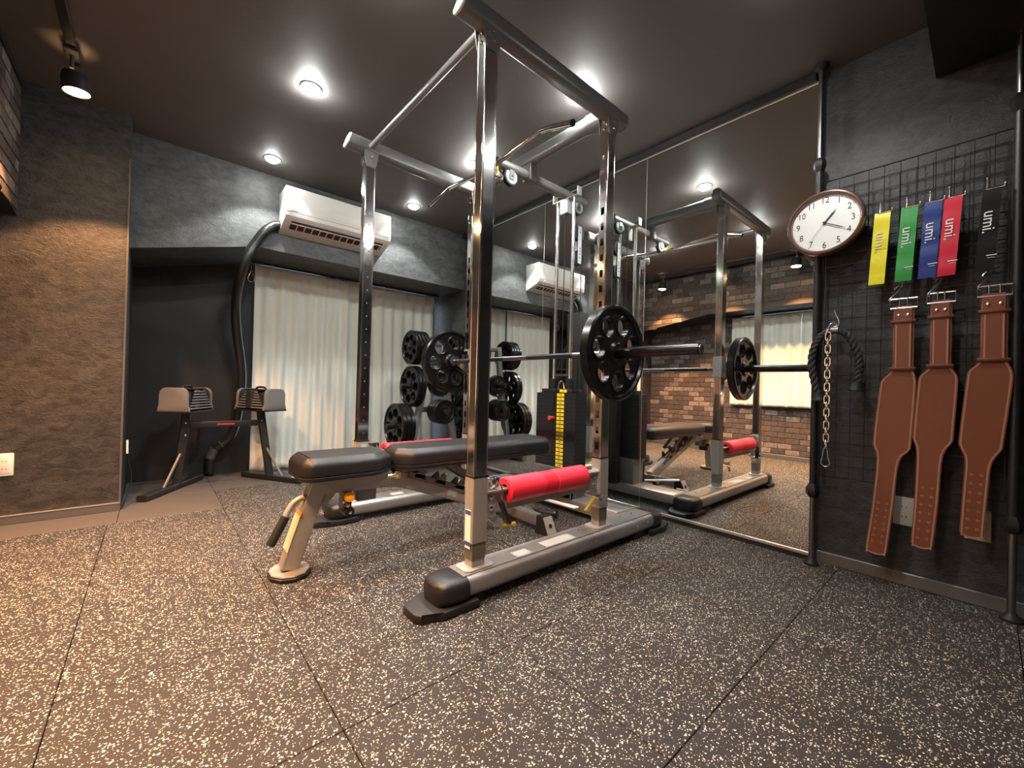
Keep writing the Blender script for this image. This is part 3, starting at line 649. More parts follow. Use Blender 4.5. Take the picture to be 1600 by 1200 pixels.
# cross members
b = bm_(); cyl(b, (.946, yn+.030, 2.195), (.946, yf-.030, 2.195), .017, 16); rk.part('front_crossbar', b, 'rail')
b = bm_(); sweep(b, [(1.716, yn+.034, 2.195), (1.716, yf-.034, 2.195)], rrect(.056, .088, .027, 6), up=(0, 0, 1)); rk.part('rear_crossbar', b, 'dgrey')
for y0, y1 in ((yn+.034, yn+.13), (yf-.13, yf-.034)):
    b = bm_(); sweep(b, [(1.716, y0, 2.195), (1.716, y1, 2.195)], rrect(.064, .096, .030, 6), up=(0, 0, 1)); rk.part('crossbar_collar', b, 'dgrey')
b = bm_(); box(b, (2.0, yn+.05, .035), (2.17, yf-.05, .100), .008, 2); rb = rk.part('rear_base_beam', b, 'rail')
b = bm_(); box(b, (2.0, yn+.078, .100), (2.17, yn+.086, .106)); box(b, (1.985, yn+.076, .04), (2.0, yn+.16, .108), .002, 1); rk.part('joint_plate', b, 'grey', rb, smooth=False)

# ================================================================ cable tower
tw = Thing('cable_tower', 'lat pulldown cable tower with black weight stack at the back of the rack', 'cable machine', (2.03, RC, 0))
b = bm_(); sweep(b, [(1.455, RC, 2.085), (2.245, RC, 2.085)], rrect(.052, .060, .024, 6), up=(0, 0, 1)); ov = tw.part('pulley_beam', b, 'dgrey')
b = bm_(); lathe(b, [(0, .026), (.008, .025), (.012, .001)], (1.455, RC, 2.085), (-1, 0, 0), 14); lathe(b, [(0, .026), (.008, .025), (.012, .001)], (2.245, RC, 2.085), (1, 0, 0), 14); tw.part('end_cap', b, 'plastic', ov)
b = bm_(); box(b, (1.688, RC-.035, 2.052), (1.744, RC+.035, 2.155), .004, 2); tw.part('saddle_clamp', b, 'dgrey', ov)
def pulley(c, r, axis=(0, 1, 0), parent=None):
    b = bm_(); lathe(b, [(-.013, r*.4), (-.013, r*.97), (-.011, r), (-.004, r*.86), (.004, r*.86), (.011, r), (.013, r*.97), (.013, r*.4)], c, axis, 36); p = tw.part('pulley', b, 'plastic', parent)
    if True:
        b = bm_(); a = Vector(axis)
        for sg in (-1, 1): lathe(b, [(0, r*.80), (.002, r*.80), (.0021, .002)], Vector(c)+a*sg*.0132, a*sg, 30)
        tw.part('pulley_face', b, 'sticker', parent if parent is not None else p)
        b = bm_(); cyl(b, Vector(c)-a*.022, Vector(c)+a*.022, .006, 10); tw.part('axle', b, 'plastic', parent if parent is not None else p)
    return p
pulley((1.56, RC, 2.030), .052); pulley((2.165, RC, 2.032), .052)
for x in (1.56, 2.165):
    b = bm_()
    for yy in (-.021, .018): box(b, (x-.016, RC+yy, 2.01), (x+.016, RC+yy+.003, 2.075))
    tw.part('pulley_bracket', b, 'dgrey', ov, smooth=False)
for y in (1.787, 1.927):
    b = bm_(); cyl(b, (2.05, y, .10), (2.05, y, 2.055), .0115, 16); tw.part('guide_rod', b, 'rod')
b = bm_(); box(b, (2.035, 1.745, 2.048), (2.075, 1.965, 2.055), .001, 1); tw.part('rod_bracket', b, 'grey')
for y in (1.745, 1.957):
    b = bm_(); box(b, (2.035, y, 2.055), (2.075, y+.008, 2.105), .001, 1); tw.part('bracket_tab', b, 'grey')
b = bm_(); box(b, (2.030, RC-.028, 1.955), (2.034, RC+.028, 2.048), .001, 1); box(b, (2.030, RC-.032, 1.955), (2.085, RC-.028, 2.048)); box(b, (2.030, RC+.028, 1.955), (2.085, RC+.032, 2.048)); tw.part('pulley_housing', b, 'grey')
b = bm_(); box(b, (2.165, 1.795, .10), (2.235, 1.925, 1.315), .006, 2); tw.part('rear_guard', b, 'stack', label='black lower guard behind the weight stack')
# floating double pulley
b = bm_(); box(b, (2.165, RC-.020, 1.650), (2.200, RC-.016, 1.905), .001, 1); dp = tw.part('double_pulley_plate', b, 'sticker')
b = bm_(); box(b, (2.165, RC+.016, 1.650), (2.200, RC+.020, 1.905), .001, 1); tw.part('double_pulley_plate', b, 'grey')
for z in (1.690, 1.865):
    b = bm_(); lathe(b, [(-.013, .018), (-.013, .053), (-.004, .046), (.004, .046), (.013, .053), (.013, .018)], (2.180, RC, z), (0, 1, 0), 30); tw.part('pulley', b, 'plastic', dp)
b = bm_()
for z in (1.690, 1.715, 1.735, 1.755, 1.865): bolt(b, (2.182, RC-.020, z), (0, -1, 0), .005, .003)
tw.part('hole', b, 'plastic', dp)
for x, y, z0, z1 in ((2.05, RC-.001, .86, 2.00), (1.508, RC, 1.995, 2.03), (2.12, RC, 1.86, 2.03), (2.135, RC, .20, 1.70), (2.225, RC, 1.32, 1.70)):
    b = bm_(); cyl(b, (x, y, z0), (x, y, z1), .0028, 8); tw.part('cable', b, 'plastic')
# weight stack
SX0, SX1, SY0, SY1 = 1.995, 2.105, 1.685, 2.030
b = bm_(); box(b, (1.985, 1.70, .10), (2.115, 2.01, .282), .004, 2); tw.part('stack_base', b, 'dgrey')
h = .0253; Z0 = .284; p0 = None
for k in range(19):
    if p0 is None:
        b = bm_(); box(b, (SX0, SY0, Z0), (SX1, SY1, Z0+h-.0004), .0004, 1); p0 = tw.part('weight_plate', b, 'stack')
    else:
        o = p0.copy(); COL.objects.link(o); o.location = p0.location+Vector((0, 0, k*h))
zt = Z0+19*h
b = bm_(); box(b, (SX0+.005, SY0+.04, zt), (SX1-.005, SY1-.04, zt+.028), .003, 2); tw.part('top_plate', b, 'stack')
for y in (1.787, 1.927):
    b = bm_(); box(b, (2.030, y-.020, zt+.028), (2.070, y+.020, zt+.095), .003, 1); tw.part('bushing', b, 'stack')
b = bm_(); box(b, (2.02, 1.985, zt), (2.06, 2.02, zt+.014), .002, 1); tw.part('clip', b, 'sticker')
LYc = 1.812
for k in range(20):
    zz = Z0+h*(k+.5) if k < 19 else zt+.014; yo = LYc if k < 19 else LYc-.022
    b = bm_(); box(b, (SX0-.0016, yo-.031, zz-.0092), (SX0-.0002, yo+.031, zz+.0092), .0004, 1); lb = tw.part('number_plate', b, 'yellow' if k not in (7, 8) else 'olive')
    b = bm_(); text_at(b, str(100-5*k) if k < 19 else '5', .0185, (SX0-.0020, yo, zz), *TOC, sx=1.25, depth=.0003); tw.part('number', b, 'ink', lb, smooth=False)
b = bm_(); cyl(b, (1.955, 1.872, .600), (1.996, 1.872, .600), .015, 14, .012, .002); pn = tw.part('selector_pin', b, 'redpin', label='red selector pin knob')
b = bm_(); tube(b, [(1.962, 1.872, .612), (1.972, 1.872, .64), (1.985, 1.868, .68), (1.988, 1.862, .74), (2.0, 1.862, .79)], .0028, 6, 4); tw.part('lanyard', b, 'plastic', pn)
b = bm_(); tube(b, [(2.05, RC-.03, zt+.028), (2.05, RC-.02, zt+.065), (2.05, RC-.002, zt+.078), (2.05, RC+.016, zt+.065), (2.05, RC+.026, zt+.028)], .006, 8, 4); tw.part('lifting_eye', b, 'chromes')
b = bm_(); cyl(b, (2.05, 1.80, .88), (2.05, 1.915, .88), .006, 8); tw.part('rod_spacer', b, 'plastic')
# low pulley, foot plate, low row hardware
b = bm_(); box(b, (1.985, 1.70, .10), (2.01, 1.80, .26), .002, 1); box(b, (2.01, 1.70, .10), (2.14, 1.705, .24), .002, 1); tw.part('low_bracket', b, 'dgrey')
b = bm_(); lathe(b, [(-.012, .02), (-.012, .045), (-.004, .038), (.004, .038), (.012, .045), (.012, .02)], (1.94, RC-.02, .15), (0, 1, 0), 26); tw.part('low_pulley', b, 'plastic')
b = bm_(); box(b, (-.16, -.016, -.006), (.20, .016, .006), .003, 1, Matrix.Translation((1.865, 1.66, .105)) @ Matrix.Rotation(radians(72), 4, 'Z') @ Matrix.Rotation(radians(8), 4, 'Y')); tw.part('foot_strut', b, 'print', label='pale steel strut lying toward the rail')
# lat bar
t = Thing('lat_bar', 'chrome lat pulldown bar with bent ends hanging from the front pulley', 'pulldown bar', (1.50, RC, 1.95))
lp = [(1.42, 2.54, 2.035), (1.42, 2.43, 2.052), (1.42, 2.31, 2.068), (1.42, 2.26, 2.068), (1.42, 1.92, 2.038), (1.42, 1.87, 2.036), (1.42, 1.82, 2.038), (1.42, 1.50, 2.064), (1.42, 1.45, 2.063), (1.42, 1.35, 2.040), (1.42, 1.262, 2.012)]
b = bm_(); tube(b, lp, .0135, 12, 3); t.part('bar', b, 'chromes')
for y0, z0, y1, z1 in ((2.54, 2.035, 2.40, 2.056), (1.262, 2.012, 1.39, 2.049)):
    b = bm_(); cyl(b, (1.42, y0, z0), (1.42, y1, z1), .0165, 14, bev=.002); gr = t.part('grip', b, 'chromes')
    b = bm_(); d = Vector((0, y0-y1, z0-z1)).normalized(); p = Vector((1.42, y0, z0)); cyl(b, p, p+d*.008, .0155, 14); t.part('end_plug', b, 'plastic', gr)
b = bm_(); tube(b, [(1.425, RC, 2.020), (1.435, RC, 2.055), (1.470, RC, 2.050), (1.505, RC, 2.020), (1.50, RC, 1.995), (1.45, RC, 2.000)], .0055, 8, 4, True); t.part('snap_hook', b, 'chromes')
b = bm_(); torus(b, (1.455, RC+.012, 2.045), (1, 0, .3), .020, .007, 20, 8); t.part('stopper', b, 'yellow', label='yellow cable stopper')

# ================================================================ barbell and its plates
BX, BZ = 1.632, .968
t = Thing('barbell', 'black olympic barbell resting on the chrome hooks across the rack', 'barbell', (BX, RC, BZ))
b = bm_(); cyl(b, (BX, RC-.655, BZ), (BX, RC+.655, BZ), .014, 20); t.part('shaft', b, 'barsteel')
for k in range(2):
    for y0, y1 in ((RC+(.10 if k else -.46), RC+(.46 if k else -.10)),):
        b = bm_(); lathe(b, [(i*.006, .0144 if i % 2 else .0140) for i in range(int((y1-y0)/.006))], (BX, y0, BZ), (0, 1, 0), 16); t.part('knurling', b, 'bar')
for s in (-1, 1):
    b = bm_(); cyl(b, (BX, RC+s*.675, BZ), (BX, RC+s*1.115, BZ), .0245, 28, bev=.002); sl = t.part('sleeve', b, 'bar')
    b = bm_(); lathe(b, [(0, .022), (0, .038), (.012, .038), (.020, .030), (.028, .027)], (BX, RC+s*.647, BZ), (0, s, 0), 24); t.part('collar', b, 'barsteel', sl)
    b = bm_(); lathe(b, [(0, .019), (.003, .018), (.003, .012), (.001, .010), (.001, .001)], (BX, RC+s*1.115, BZ), (0, s, 0), 24); t.part('end_cap', b, 'barsteel', sl)
def plate_mesh(R, T, nh, hr, hp, name='weight_plate'):
    """rubber coated plate, axis along local Y, cut by real openings"""
    b = bm_(); T2 = T/2; w_ = T*.26; hub = .042
    lathe(b, [(-T2*.95, .0262), (-T2*.95, hub), (-w_, hub+.012), (-w_, R-.026), (-T2, R-.019), (-T2, R-.008), (-T2+.006, R), (T2-.006, R), (T2, R-.008), (T2, R-.019), (w_, R-.026), (w_, hub+.012), (T2*.95, hub), (T2*.95, .0262)], (0, 0, 0), (0, 1, 0), 72, False)
    # close the bore
    me0 = finish(b, name, 'plate'); o = link('tmp', me0)
    bm2 = bmesh.new(); bm2.from_mesh(me0)
    be = [e for e in bm2.edges if e.is_boundary]; bmesh.ops.bridge_loops(bm2, edges=be); bmesh.ops.recalc_face_normals(bm2, faces=bm2.faces); bm2.to_mesh(me0); bm2.free()
    if not nh:
        me = me0.copy(); bpy.data.objects.remove(o); return me
    b = bm_()
    for k in range(nh):
        a = 2*pi*k/nh+.25; p = Vector((sin(a)*hp, 0, cos(a)*hp)); lathe(b, [(-.06, hr), (.06, hr)], p, (0, 1, 0), 28)
    bmesh.ops.recalc_face_normals(b, faces=b.faces); cm = bpy.data.meshes.new('c'); b.to_mesh(cm); b.free(); c = link('cut', cm)
    m = o.modifiers.new('b', 'BOOLEAN'); m.operation = 'DIFFERENCE'; m.object = c; m.solver = 'EXACT'
    bpy.context.view_layer.update(); dg = bpy.context.evaluated_depsgraph_get(); me = bpy.data.meshes.new_from_object(o.evaluated_get(dg))
    bpy.data.objects.remove(o); bpy.data.objects.remove(c)
    bm2 = bmesh.new(); bm2.from_mesh(me)
    for k in range(nh):
        a = 2*pi*k/nh+.25; p = Vector((sin(a)*hp, 0, cos(a)*hp))
        for sg in (-1, 1): torus(bm2, p+Vector((0, sg*w_, 0)), (0, 1, 0), hr+.002, .0045, 26, 6)
    bm2.to_mesh(me); bm2.free(); me.name = name; me.shade_smooth(); me.set_sharp_from_angle(angle=radians(35)); 
    me.materials.clear(); me.materials.append(M['plate']); return me
pl45 = plate_mesh(.225, .052, 7, .045, .134); pl38 = plate_mesh(.192, .040, 7, .037, .112); pl31 = plate_mesh(.158, .034, 7, .028, .090); pl23 = plate_mesh(.115, .028, 0, 0, 0)
def place_plate(me, c, axis, label, group, roll=0):
    o = link('weight_plate', me, None, c); q = Vector(axis).normalized().to_track_quat('Y', 'Z'); o.rotation_euler = (q.to_matrix() @ Matrix.Rotation(roll, 3, 'Y')).to_euler()
    return tag(o, label, 'weight plate', group)
place_plate(pl45, (BX, RC-.707, BZ), (0, 1, 0), 'large black weight plate on the near end of the barbell, the largest in the photo', 'plates on the barbell', .1)
place_plate(pl45, (BX, RC+.707, BZ), (0, 1, 0), 'black weight plate on the far end of the barbell, left of the near chrome post', 'plates on the barbell', -.15)

# ================================================================ red pads on the safety arms
def foam(y, label):
    t = Thing('foam_bar_pad', label, 'bar pad', (1.32, y, .392), 'red foam pads on the safety arms')
    def seg(x0, x1, ro, nm, mat):
        b = bm_(); n = 26; a0, a1 = radians(-62), radians(242); ri = .0235
        rings = []
        for x, rr, r_i in ((x0, ro-.004, ri+.003), (x0+.004, ro, ri), (x1-.004, ro, ri), (x1, ro-.004, ri+.003)):
            o = [(rr*cos(a0+(a1-a0)*i/n), rr*sin(a0+(a1-a0)*i/n)) for i in range(n+1)]
            q = [(r_i*cos(a1-(a1-a0)*i/n), r_i*sin(a1-(a1-a0)*i/n)) for i in range(n+1)]
            rings.append([b.verts.new((x, y+u, .378+v)) for u, v in o+q])
        m = len(rings[0])
        for p, q in zip(rings, rings[1:]):
            for i in range(m): b.faces.new((p[i], p[(i+1) % m], q[(i+1) % m], q[i]))
        for R_, fl in ((rings[0], 1), (rings[-1], 0)):
            for i in range(n):
                f = (R_[i], R_[i+1], R_[m-2-i], R_[m-1-i]); b.faces.new(f if fl else f[::-1])
        return t.part(nm, b, mat)
    seg(1.085, 1.285, .052, 'foam_sleeve', 'red'); seg(1.283, 1.365, .0508, 'middle_band', 'redd'); seg(1.363, 1.575, .052, 'foam_sleeve', 'red')
foam(yn, 'red foam bar pad on the near safety arm, in front of the bench')
foam(yf, 'red foam bar pad on the far safety arm, behind the bench back pad')

# ================================================================ adjustable bench
t = Thing('weight_bench', 'adjustable weight bench with black pads and silver grey frame running into the rack', 'bench', (.9, RC, 0))
def pad(x0, x1, y0, y1, z0, z1, ch_front, ch_back, nm):
    """padded cushion: chamfered outline, domed edge"""
    def outline(k):
        a, c = ch_front, ch_back; return [(x0+k, y0+a+k*.4), (x0+a*.9+k*.4, y0+k), (x1-c*1.4-k*.4, y0+k), (x1-k, y0+c*1.0+k*.4), (x1-k, y1-c*1.0-k*.4), (x1-c*1.4-k*.4, y1-k), (x0+a*.9+k*.4, y1-k), (x0+k, y1-a-k*.4)]
    def rounded(poly, r=.016, n=3):
        o = []; m = len(poly)
        for i in range(m):
            p = Vector(poly[i]); a = (Vector(poly[i-1])-p).normalized(); c = (Vector(poly[(i+1) % m])-p).normalized(); A, C = p+a*r, p+c*r
            for k in range(n+1):
                s = k/n; o.append(A*(1-s)**2+p*2*s*(1-s)+C*s*s)
        return o
    b = bm_(); R = []
    for k, z in ((.006, z0), (.000, z0+.006), (.0, z0+.016), (.004, z0+.019), (.0, z0+.022), (0, z1-.036), (.003, z1-.026), (.008, z1-.018), (.024, z1-.003), (.029, z1)):
        R.append([b.verts.new((v.x, v.y, z)) for v in rounded(outline(k))])
    m = len(R[0])
    for p, q in zip(R, R[1:]):
        for i in range(m): b.faces.new((p[i], p[(i+1) % m], q[(i+1) % m], q[i]))
    b.faces.new(R[0][::-1]); b.faces.new(R[-1]); return t.part(nm, b, 'vinyl', ang=28)
pad(.445, .838, 1.725, 1.995, .400, .492, .035, .065, 'seat_pad')
pad(.850, 1.85, 1.725, 1.995, .405, .497, .070, .030, 'back_pad')
def obox(bm, p0, p1, w, h, r=.006, up=(0, 0, 1)): sweep(bm, [p0, p1], rrect(w, h, r, 3), up=up)
b = bm_(); obox(b, (.440, RC+.02, .03), (.548, RC+.0, .395), .060, .068, .006, (1, 0, 0)); leg = t.part('front_leg', b, 'grey')
b = bm_()
lathe(b, [(0, .001), (0, .072), (.005, .075), (.009, .073), (.009, .001)], (0, 0, 0), (0, 0, 1), 10)
bmesh.ops.scale(b, vec=(1.0, 1.15, 1), verts=b.verts); bmesh.ops.translate(b, vec=(.444, RC+.02, .016), verts=b.verts); t.part('foot_plate', b, 'grey', leg, smooth=False)
b = bm_(); lathe(b, [(0, .074), (.004, .079), (.014, .080), (.017, .076)], (0, 0, 0), (0, 0, 1), 10); bmesh.ops.scale(b, vec=(1.0, 1.15, 1), verts=b.verts); bmesh.ops.translate(b, vec=(.444, RC+.02, 0), verts=b.verts); t.part('foot_pad', b, 'rubber', leg)
b = bm_(); prism(b, [(RC-.022, .105), (RC+.055, .105), (RC+.045, .245), (RC-.030, .245)], 0, 0, .0006)
bmesh.ops.transform(b, matrix=Matrix.Translation((.4215, .004, 0)) @ Matrix.Shear('XY', 4, (0, 0)), verts=b.verts)
for v in b.verts: v.co.x += (v.co.z-.105)*.296+.0042
t.part('sticker', b, 'offwhite', leg, smooth=False)
b = bm_(); prism(b, [(RC-.030, .245), (RC+.045, .245), (RC+.044, .262), (RC-.031, .262)], 0, 0, .0007)
for v in b.verts: v.co.x += .4259+(v.co.z-.105)*.296
t.part('warning_stripe', b, 'orange', leg, smooth=False)
# spine: level under the seat then sloping to the rear foot
b = bm_(); sweep(b, [(.500, RC, .360), (.86, RC, .352), (.93, RC, .335), (1.64, RC, .075)], rrect(.050, .078, .006, 3), up=(0, 0, 1)); spine = t.part('spine', b, 'grey')
b = bm_(); prism(b, [(.325, .53), (.325, .62), (.250, .56)], 1, RC-.006, RC+.006); t.part('gusset', b, 'grey', spine, smooth=False)
for x in (.585, .700):
    b = bm_(); box(b, (x, RC-.0262, .352), (x+.042, RC-.0252, .384)); t.part('sticker', b, 'sticker' if x < .6 else 'offwhite', spine, smooth=False)
b = bm_(); box(b, (-.028, -.0272, -.02), (.028, -.0262, .02), 0, 2, Matrix.Translation((1.20, RC, .237)) @ Matrix.Rotation(radians(20.1), 4, 'Y')); t.part('sticker', b, 'sticker', spine, smooth=False)
# seat bracket with pivot and adjusters
b = bm_()
for yy in (-.036, .030): prism(b, [(.395, .545), (.398, .80), (.375, .84), (.345, .78), (.330, .60)], 1, RC+yy, RC+yy+.006)
t.part('seat_bracket', b, 'grey', smooth=False)
b = bm_(); cyl(b, (.865, RC-.075, .378), (.865, RC+.075, .378), .013, 14); cyl(b, (.865, RC-.084, .378), (.865, RC-.066, .378), .020, 14, bev=.003); cyl(b, (.865, RC+.066, .378), (.865, RC+.084, .378), .020, 14, bev=.003); box(b, (.815, RC-.08, .368), (.86, RC-.06, .384), .003, 1); t.part('hinge', b, 'chromes')
b = bm_(); box(b, (.635, RC-.030, .245), (.675, RC+.02, .322), .003, 1); box(b, (.70, RC-.02, .268), (.79, RC+.02, .322), .003, 1); ad = t.part('adjuster_housing', b, 'dgrey')
b = bm_(); lathe(b, [(0, .007), (.02, .008), (.024, .020), (.034, .0225), (.042, .020), (.046, .010), (.047, .001)], (.652, RC-.028, .302), (0, -1, .1), 24); t.part('knob', b, 'amber', ad, label='round yellow adjusting knob')
b = bm_(); cyl(b, (.66, RC-.05, .235), (.66, RC+.03, .235), .022, 18, bev=.004); cyl(b, (.66, RC-.056, .235), (.66, RC-.048, .235), .009, 10); cyl(b, (.648, RC-.06, .268), (.648, RC-.03, .268), .012, 12, bev=.003); t.part('roller', b, 'plastic', ad)
b = bm_(); bolt(b, (.66, RC-.056, .235), (0, -1, 0), .008, .004); bolt(b, (.648, RC-.06, .268), (0, -1, 0), .008, .004); bolt(b, (.635, RC-.05, .283), (0, -1, 0), .008, .008); t.part('bolt', b, 'chromes', ad)
b = bm_(); tube(b, [(.515, RC-.012, .318), (.475, RC-.014, .318), (.445, RC-.016, .303), (.425, RC-.018, .275), (.412, RC-.02, .245)], .0125, 12, 5); hd = t.part('carry_handle', b, 'grey')
b = bm_(); cyl(b, (.417, RC-.019, .255), (.362, RC-.026, .150), .0175, 16, bev=.003); t.part('grip', b, 'rubber', hd)
# ladder with teeth, support strut and rails under the back pad
b = bm_(); d = Vector((.71, 0, -.26)).normalized(); up = Vector((.26, 0, .71)).normalized()
for yy in (-.035, .029):
    for k in range(4):
        p = Vector((1.02, 0, .354))+d*k*.125; q = [p-d*.045-up*.022, p+d*.020-up*.022, p+d*.010+up*.022, p-d*.002+up*.034, p-d*.012+up*.030]
        prism(b, [(v.z, v.x) for v in q], 1, RC+yy, RC+yy+.006)
    prism(b, [(v.z, v.x) for v in (Vector((.95, 0, .375))-up*.03, Vector((1.46, 0, .188))-up*.03, Vector((1.46, 0, .188)), Vector((.95, 0, .375)))], 1, RC+yy, RC+yy+.006)
t.part('ladder', b, 'dgrey', smooth=False)
b = bm_()
for yy in (-.045, .039): obox(b, (1.335, RC+yy+.003, .285), (1.16, RC+yy+.003, .395), .006, .034, .002); obox(b, (.87, RC+yy+.003, .392), (1.72, RC+yy+.003, .397), .008, .028, .002)
cyl(b, (1.325, RC-.06, .290), (1.325, RC+.06, .290), .008, 10); t.part('back_support', b, 'dgrey')
b = bm_(); obox(b, (1.645, 1.585, .060), (1.645, 2.135, .060), .052, .062, .008); rf = t.part('rear_foot', b, 'rail')
for s, y in ((-1, 1.585), (1, 2.135)):
    b = bm_(); prism(b, [(.0, 1.606), (.0, 1.684), (.095, 1.678), (.095, 1.612)], 1, y-.001 if s < 0 else y-.035, y+.035 if s < 0 else y+.001)
    prism(b, [(y, .095), (y, 0), (y+s*.055, 0), (y+s*.012, .095)], 0, 1.608, 1.682, .002); t.part('end_cap', b, 'plastic', rf, smooth=False)
    b = bm_(); prism(b, [(y+s*.0560, .002), (y+s*.0565, .012), (y+s*.018, .092), (y+s*.014, .092)], 0, 1.613, 1.677); t.part('end_plate', b, 'grey', rf, smooth=False)
    b = bm_(); cyl(b, (1.645, y+s*.037, .047), (1.645, y+s*.0435, .050), .011, 14); t.part('bolt_hole', b, 'plastic', rf)
for yy in (-.10, .10):
    b = bm_(); cyl(b, (1.715, RC+yy-.014, .044), (1.715, RC+yy+.014, .044), .034, 22, bev=.004); wh = t.part('wheel', b, 'rubber', rf)
    b = bm_()
    for o_ in (-.020, .016): prism(b, [(.095, 1.66), (.095, 1.69), (.052, 1.735), (.030, 1.715), (.06, 1.66)], 1, RC+yy+o_, RC+yy+o_+.004)
    t.part('wheel_bracket', b, 'grey', rf, smooth=False)
    b = bm_(); bolt(b, (1.715, RC+yy-.020, .044), (0, -1, 0), .010, .008); t.part('bolt', b, 'chromes', rf)
# low-row bar lying behind the bench
t = Thing('row_handle', 'short black handle bar lying on the floor behind the bench foot', 'handle', (1.83, 1.80, .03))
b = bm_(); cyl(b, (1.745, 1.93, .035), (1.86, 1.70, .035), .0165, 14, bev=.002); gp = t.part('grip', b, 'rubber')
b = bm_(); cyl(b, (1.853, 1.714, .035), (1.862, 1.697, .035), .024, 16, bev=.003); cyl(b, (1.743, 1.934, .035), (1.752, 1.917, .035), .024, 16, bev=.003); t.part('end_cap', b, 'plastic')

# ================================================================ plate tree by the window
TX, TY = 2.06, 3.50
t = Thing('plate_tree', 'grey weight plate tree with angled uprights in front of the curtain', 'plate rack', (TX, TY, 0))
b = bm_()
for s in (-1, 1): obox(b, (TX+s*.27, TY-.25, .03), (TX+s*.27, TY+.25, .03), .06, .05, .01)
obox(b, (TX-.24, TY, .035), (TX+.24, TY, .035), .06, .05, .01); t.part('base', b, 'dgrey')
for s in (-1, 1):
    b = bm_(); sweep(b, smooth_path([(TX+s*.27, TY, .05), (TX+s*.19, TY, .45), (TX+s*.12, TY, .80), (TX+s*.07, TY, 1.22)], 3), rrect(.055, .055, .01, 3), up=(0, 1, 0)); up_ = t.part('upright', b, 'grey')
for q, z in ((.09, 1.19), (.16, .56), (.11, .80)):
    b = bm_(); obox(b, (TX-q, TY, z), (TX+q, TY, z), .05, .05, .01); t.part('crossbar', b, 'dgrey')
pegs = [(-.10, 1.135, .20), (-.155, .775, .20), (-.225, .415, .26)]
for s in (-1, 1):
    for dx, z, L in pegs:
        if s > 0: L = min(L, .335-abs(dx))
        b = bm_(); cyl(b, (TX+s*abs(dx), TY, z), (TX+s*(abs(dx)+L), TY, z), .024, 16, bev=.002); t.part('peg', b, 'plastic')
for x, z in ((0, .80), (0, .545)):
    b = bm_(); cyl(b, (TX+x, TY-.02, z), (TX+x, TY-.22, z), .024, 16, bev=.002); t.part('peg', b, 'plastic')
grp = 'plates on the plate tree'
lv = ['top', 'middle', 'lowest']
spec = {0: (pl31, .036, 4), 1: (pl38, .042, 2), 2: (pl38, .042, 3)}
pos = ['outermost', 'second from outside', 'third from outside', 'innermost']
for s in (-1, 1):
    for li, (dx, z, L) in enumerate(pegs):
        me, th, n = spec[li]; st = .040 if li < 2 else .070
        if s > 0: n = 1 if li else 3; st = .040
        for k in range(n):
            x = TX+s*(abs(dx)+st+th*(k+.5)); pn_ = 'only' if n == 1 else ('outermost' if k == n-1 else 'innermost' if k == 0 else 'second from outside' if k == n-2 else 'third from outside')
            if s > 0 and x+th/2 > 2.40: continue
            o = place_plate(me, (x, TY, z), (1, 0, 0), '%s black plate on the %s peg of the tree, %s side' % (pn_, lv[li], 'left' if s < 0 else 'mirror'), grp, .3*k+li)
            if li == 2 and s < 0: o.scale = (1.07, 1, 1.07)
for z, n, wds in ((.80, 2, 'upper'), (.545, 5, 'lower')):
    for k in range(n):
        nm = 'frontmost' if k == n-1 else ['rearmost', 'second', 'third', 'fourth'][k]+('' if k == 0 else ' from the frame')
        place_plate(pl23, (TX, TY-.05-.029*(k+.5), z), (0, 1, 0), '%s small round plate on the %s front peg of the tree' % (nm, wds), 'small plates on the front pegs')

# ================================================================ adjustable dumbbells on their stand
t = Thing('dumbbell_stand', 'black dumbbell stand with splayed feet and red lettering on its crossbar', 'stand', (.42, 3.86, 0))
Lc, Rc = Vector((.193, 3.83, 0)), Vector((.660, 3.83, 0))
fl = ((-.035, 3.52), (.30, 4.09)); fr = ((.895, 3.50), (.590, 4.02))
for (a, c), top in ((fl, Lc), (fr, Rc)):
    b = bm_(); obox(b, (a[0], a[1], .022), (c[0], c[1], .022), .060, .040, .008); ft = t.part('foot', b, 'black_paint')
    m_ = Vector((*a, 0)).lerp(Vector((*c, 0)), .55)
    b = bm_(); obox(b, (m_.x, m_.y, .04), (top.x, top.y, .555), .05, .062, .006, (0, 1, 0)); up_ = t.part('upright', b, 'black_paint')
    q = Vector((*a, 0)).lerp(Vector((*c, 0)), .33); b = bm_(); cyl(b, (q.x, q.y, .04), (m_.x*.6+top.x*.4, (m_.y*.6+top.y*.4)-.02, .26), .009, 8); t.part('brace', b, 'dgrey')
    b = bm_()
    for z in (.475, .385): bolt(b, (top.x*.9+m_.x*.1, top.y-.034, z), (0, -1, 0), .008, .005)
    t.part('bolt', b, 'chromes', up_)
    # tray
    d = (Vector((*c, 0))-Vector((*a, 0))).normalized(); ang = math.atan2(d.y, d.x)
    b = bm_(); box(b, (-.165, -.10, 0), (.165, .10, .012), .003, 1, Matrix.Translation((top.x, top.y, .553)) @ Matrix.Rotation(ang, 4, 'Z')); t.part('tray', b, 'black_paint')
b = bm_(); box(b, (.215, 3.805, .435), (.640, 3.835, .480), .004, 2); cb = t.part('crossbar', b, 'black_paint')
b = bm_(); box(b, (.375, 3.8035, .452), (.485, 3.8045, .462)); t.part('red_lettering', b, 'redprint', cb, smooth=False)
b = bm_(); box(b, (-.04, -.015, .042), (.04, .015, .0432), 0, 2, Matrix.Translation((.868, 3.548, 0)) @ Matrix.Rotation(radians(118), 4, 'Z')); t.part('sticker', b, 'sticker', smooth=False)
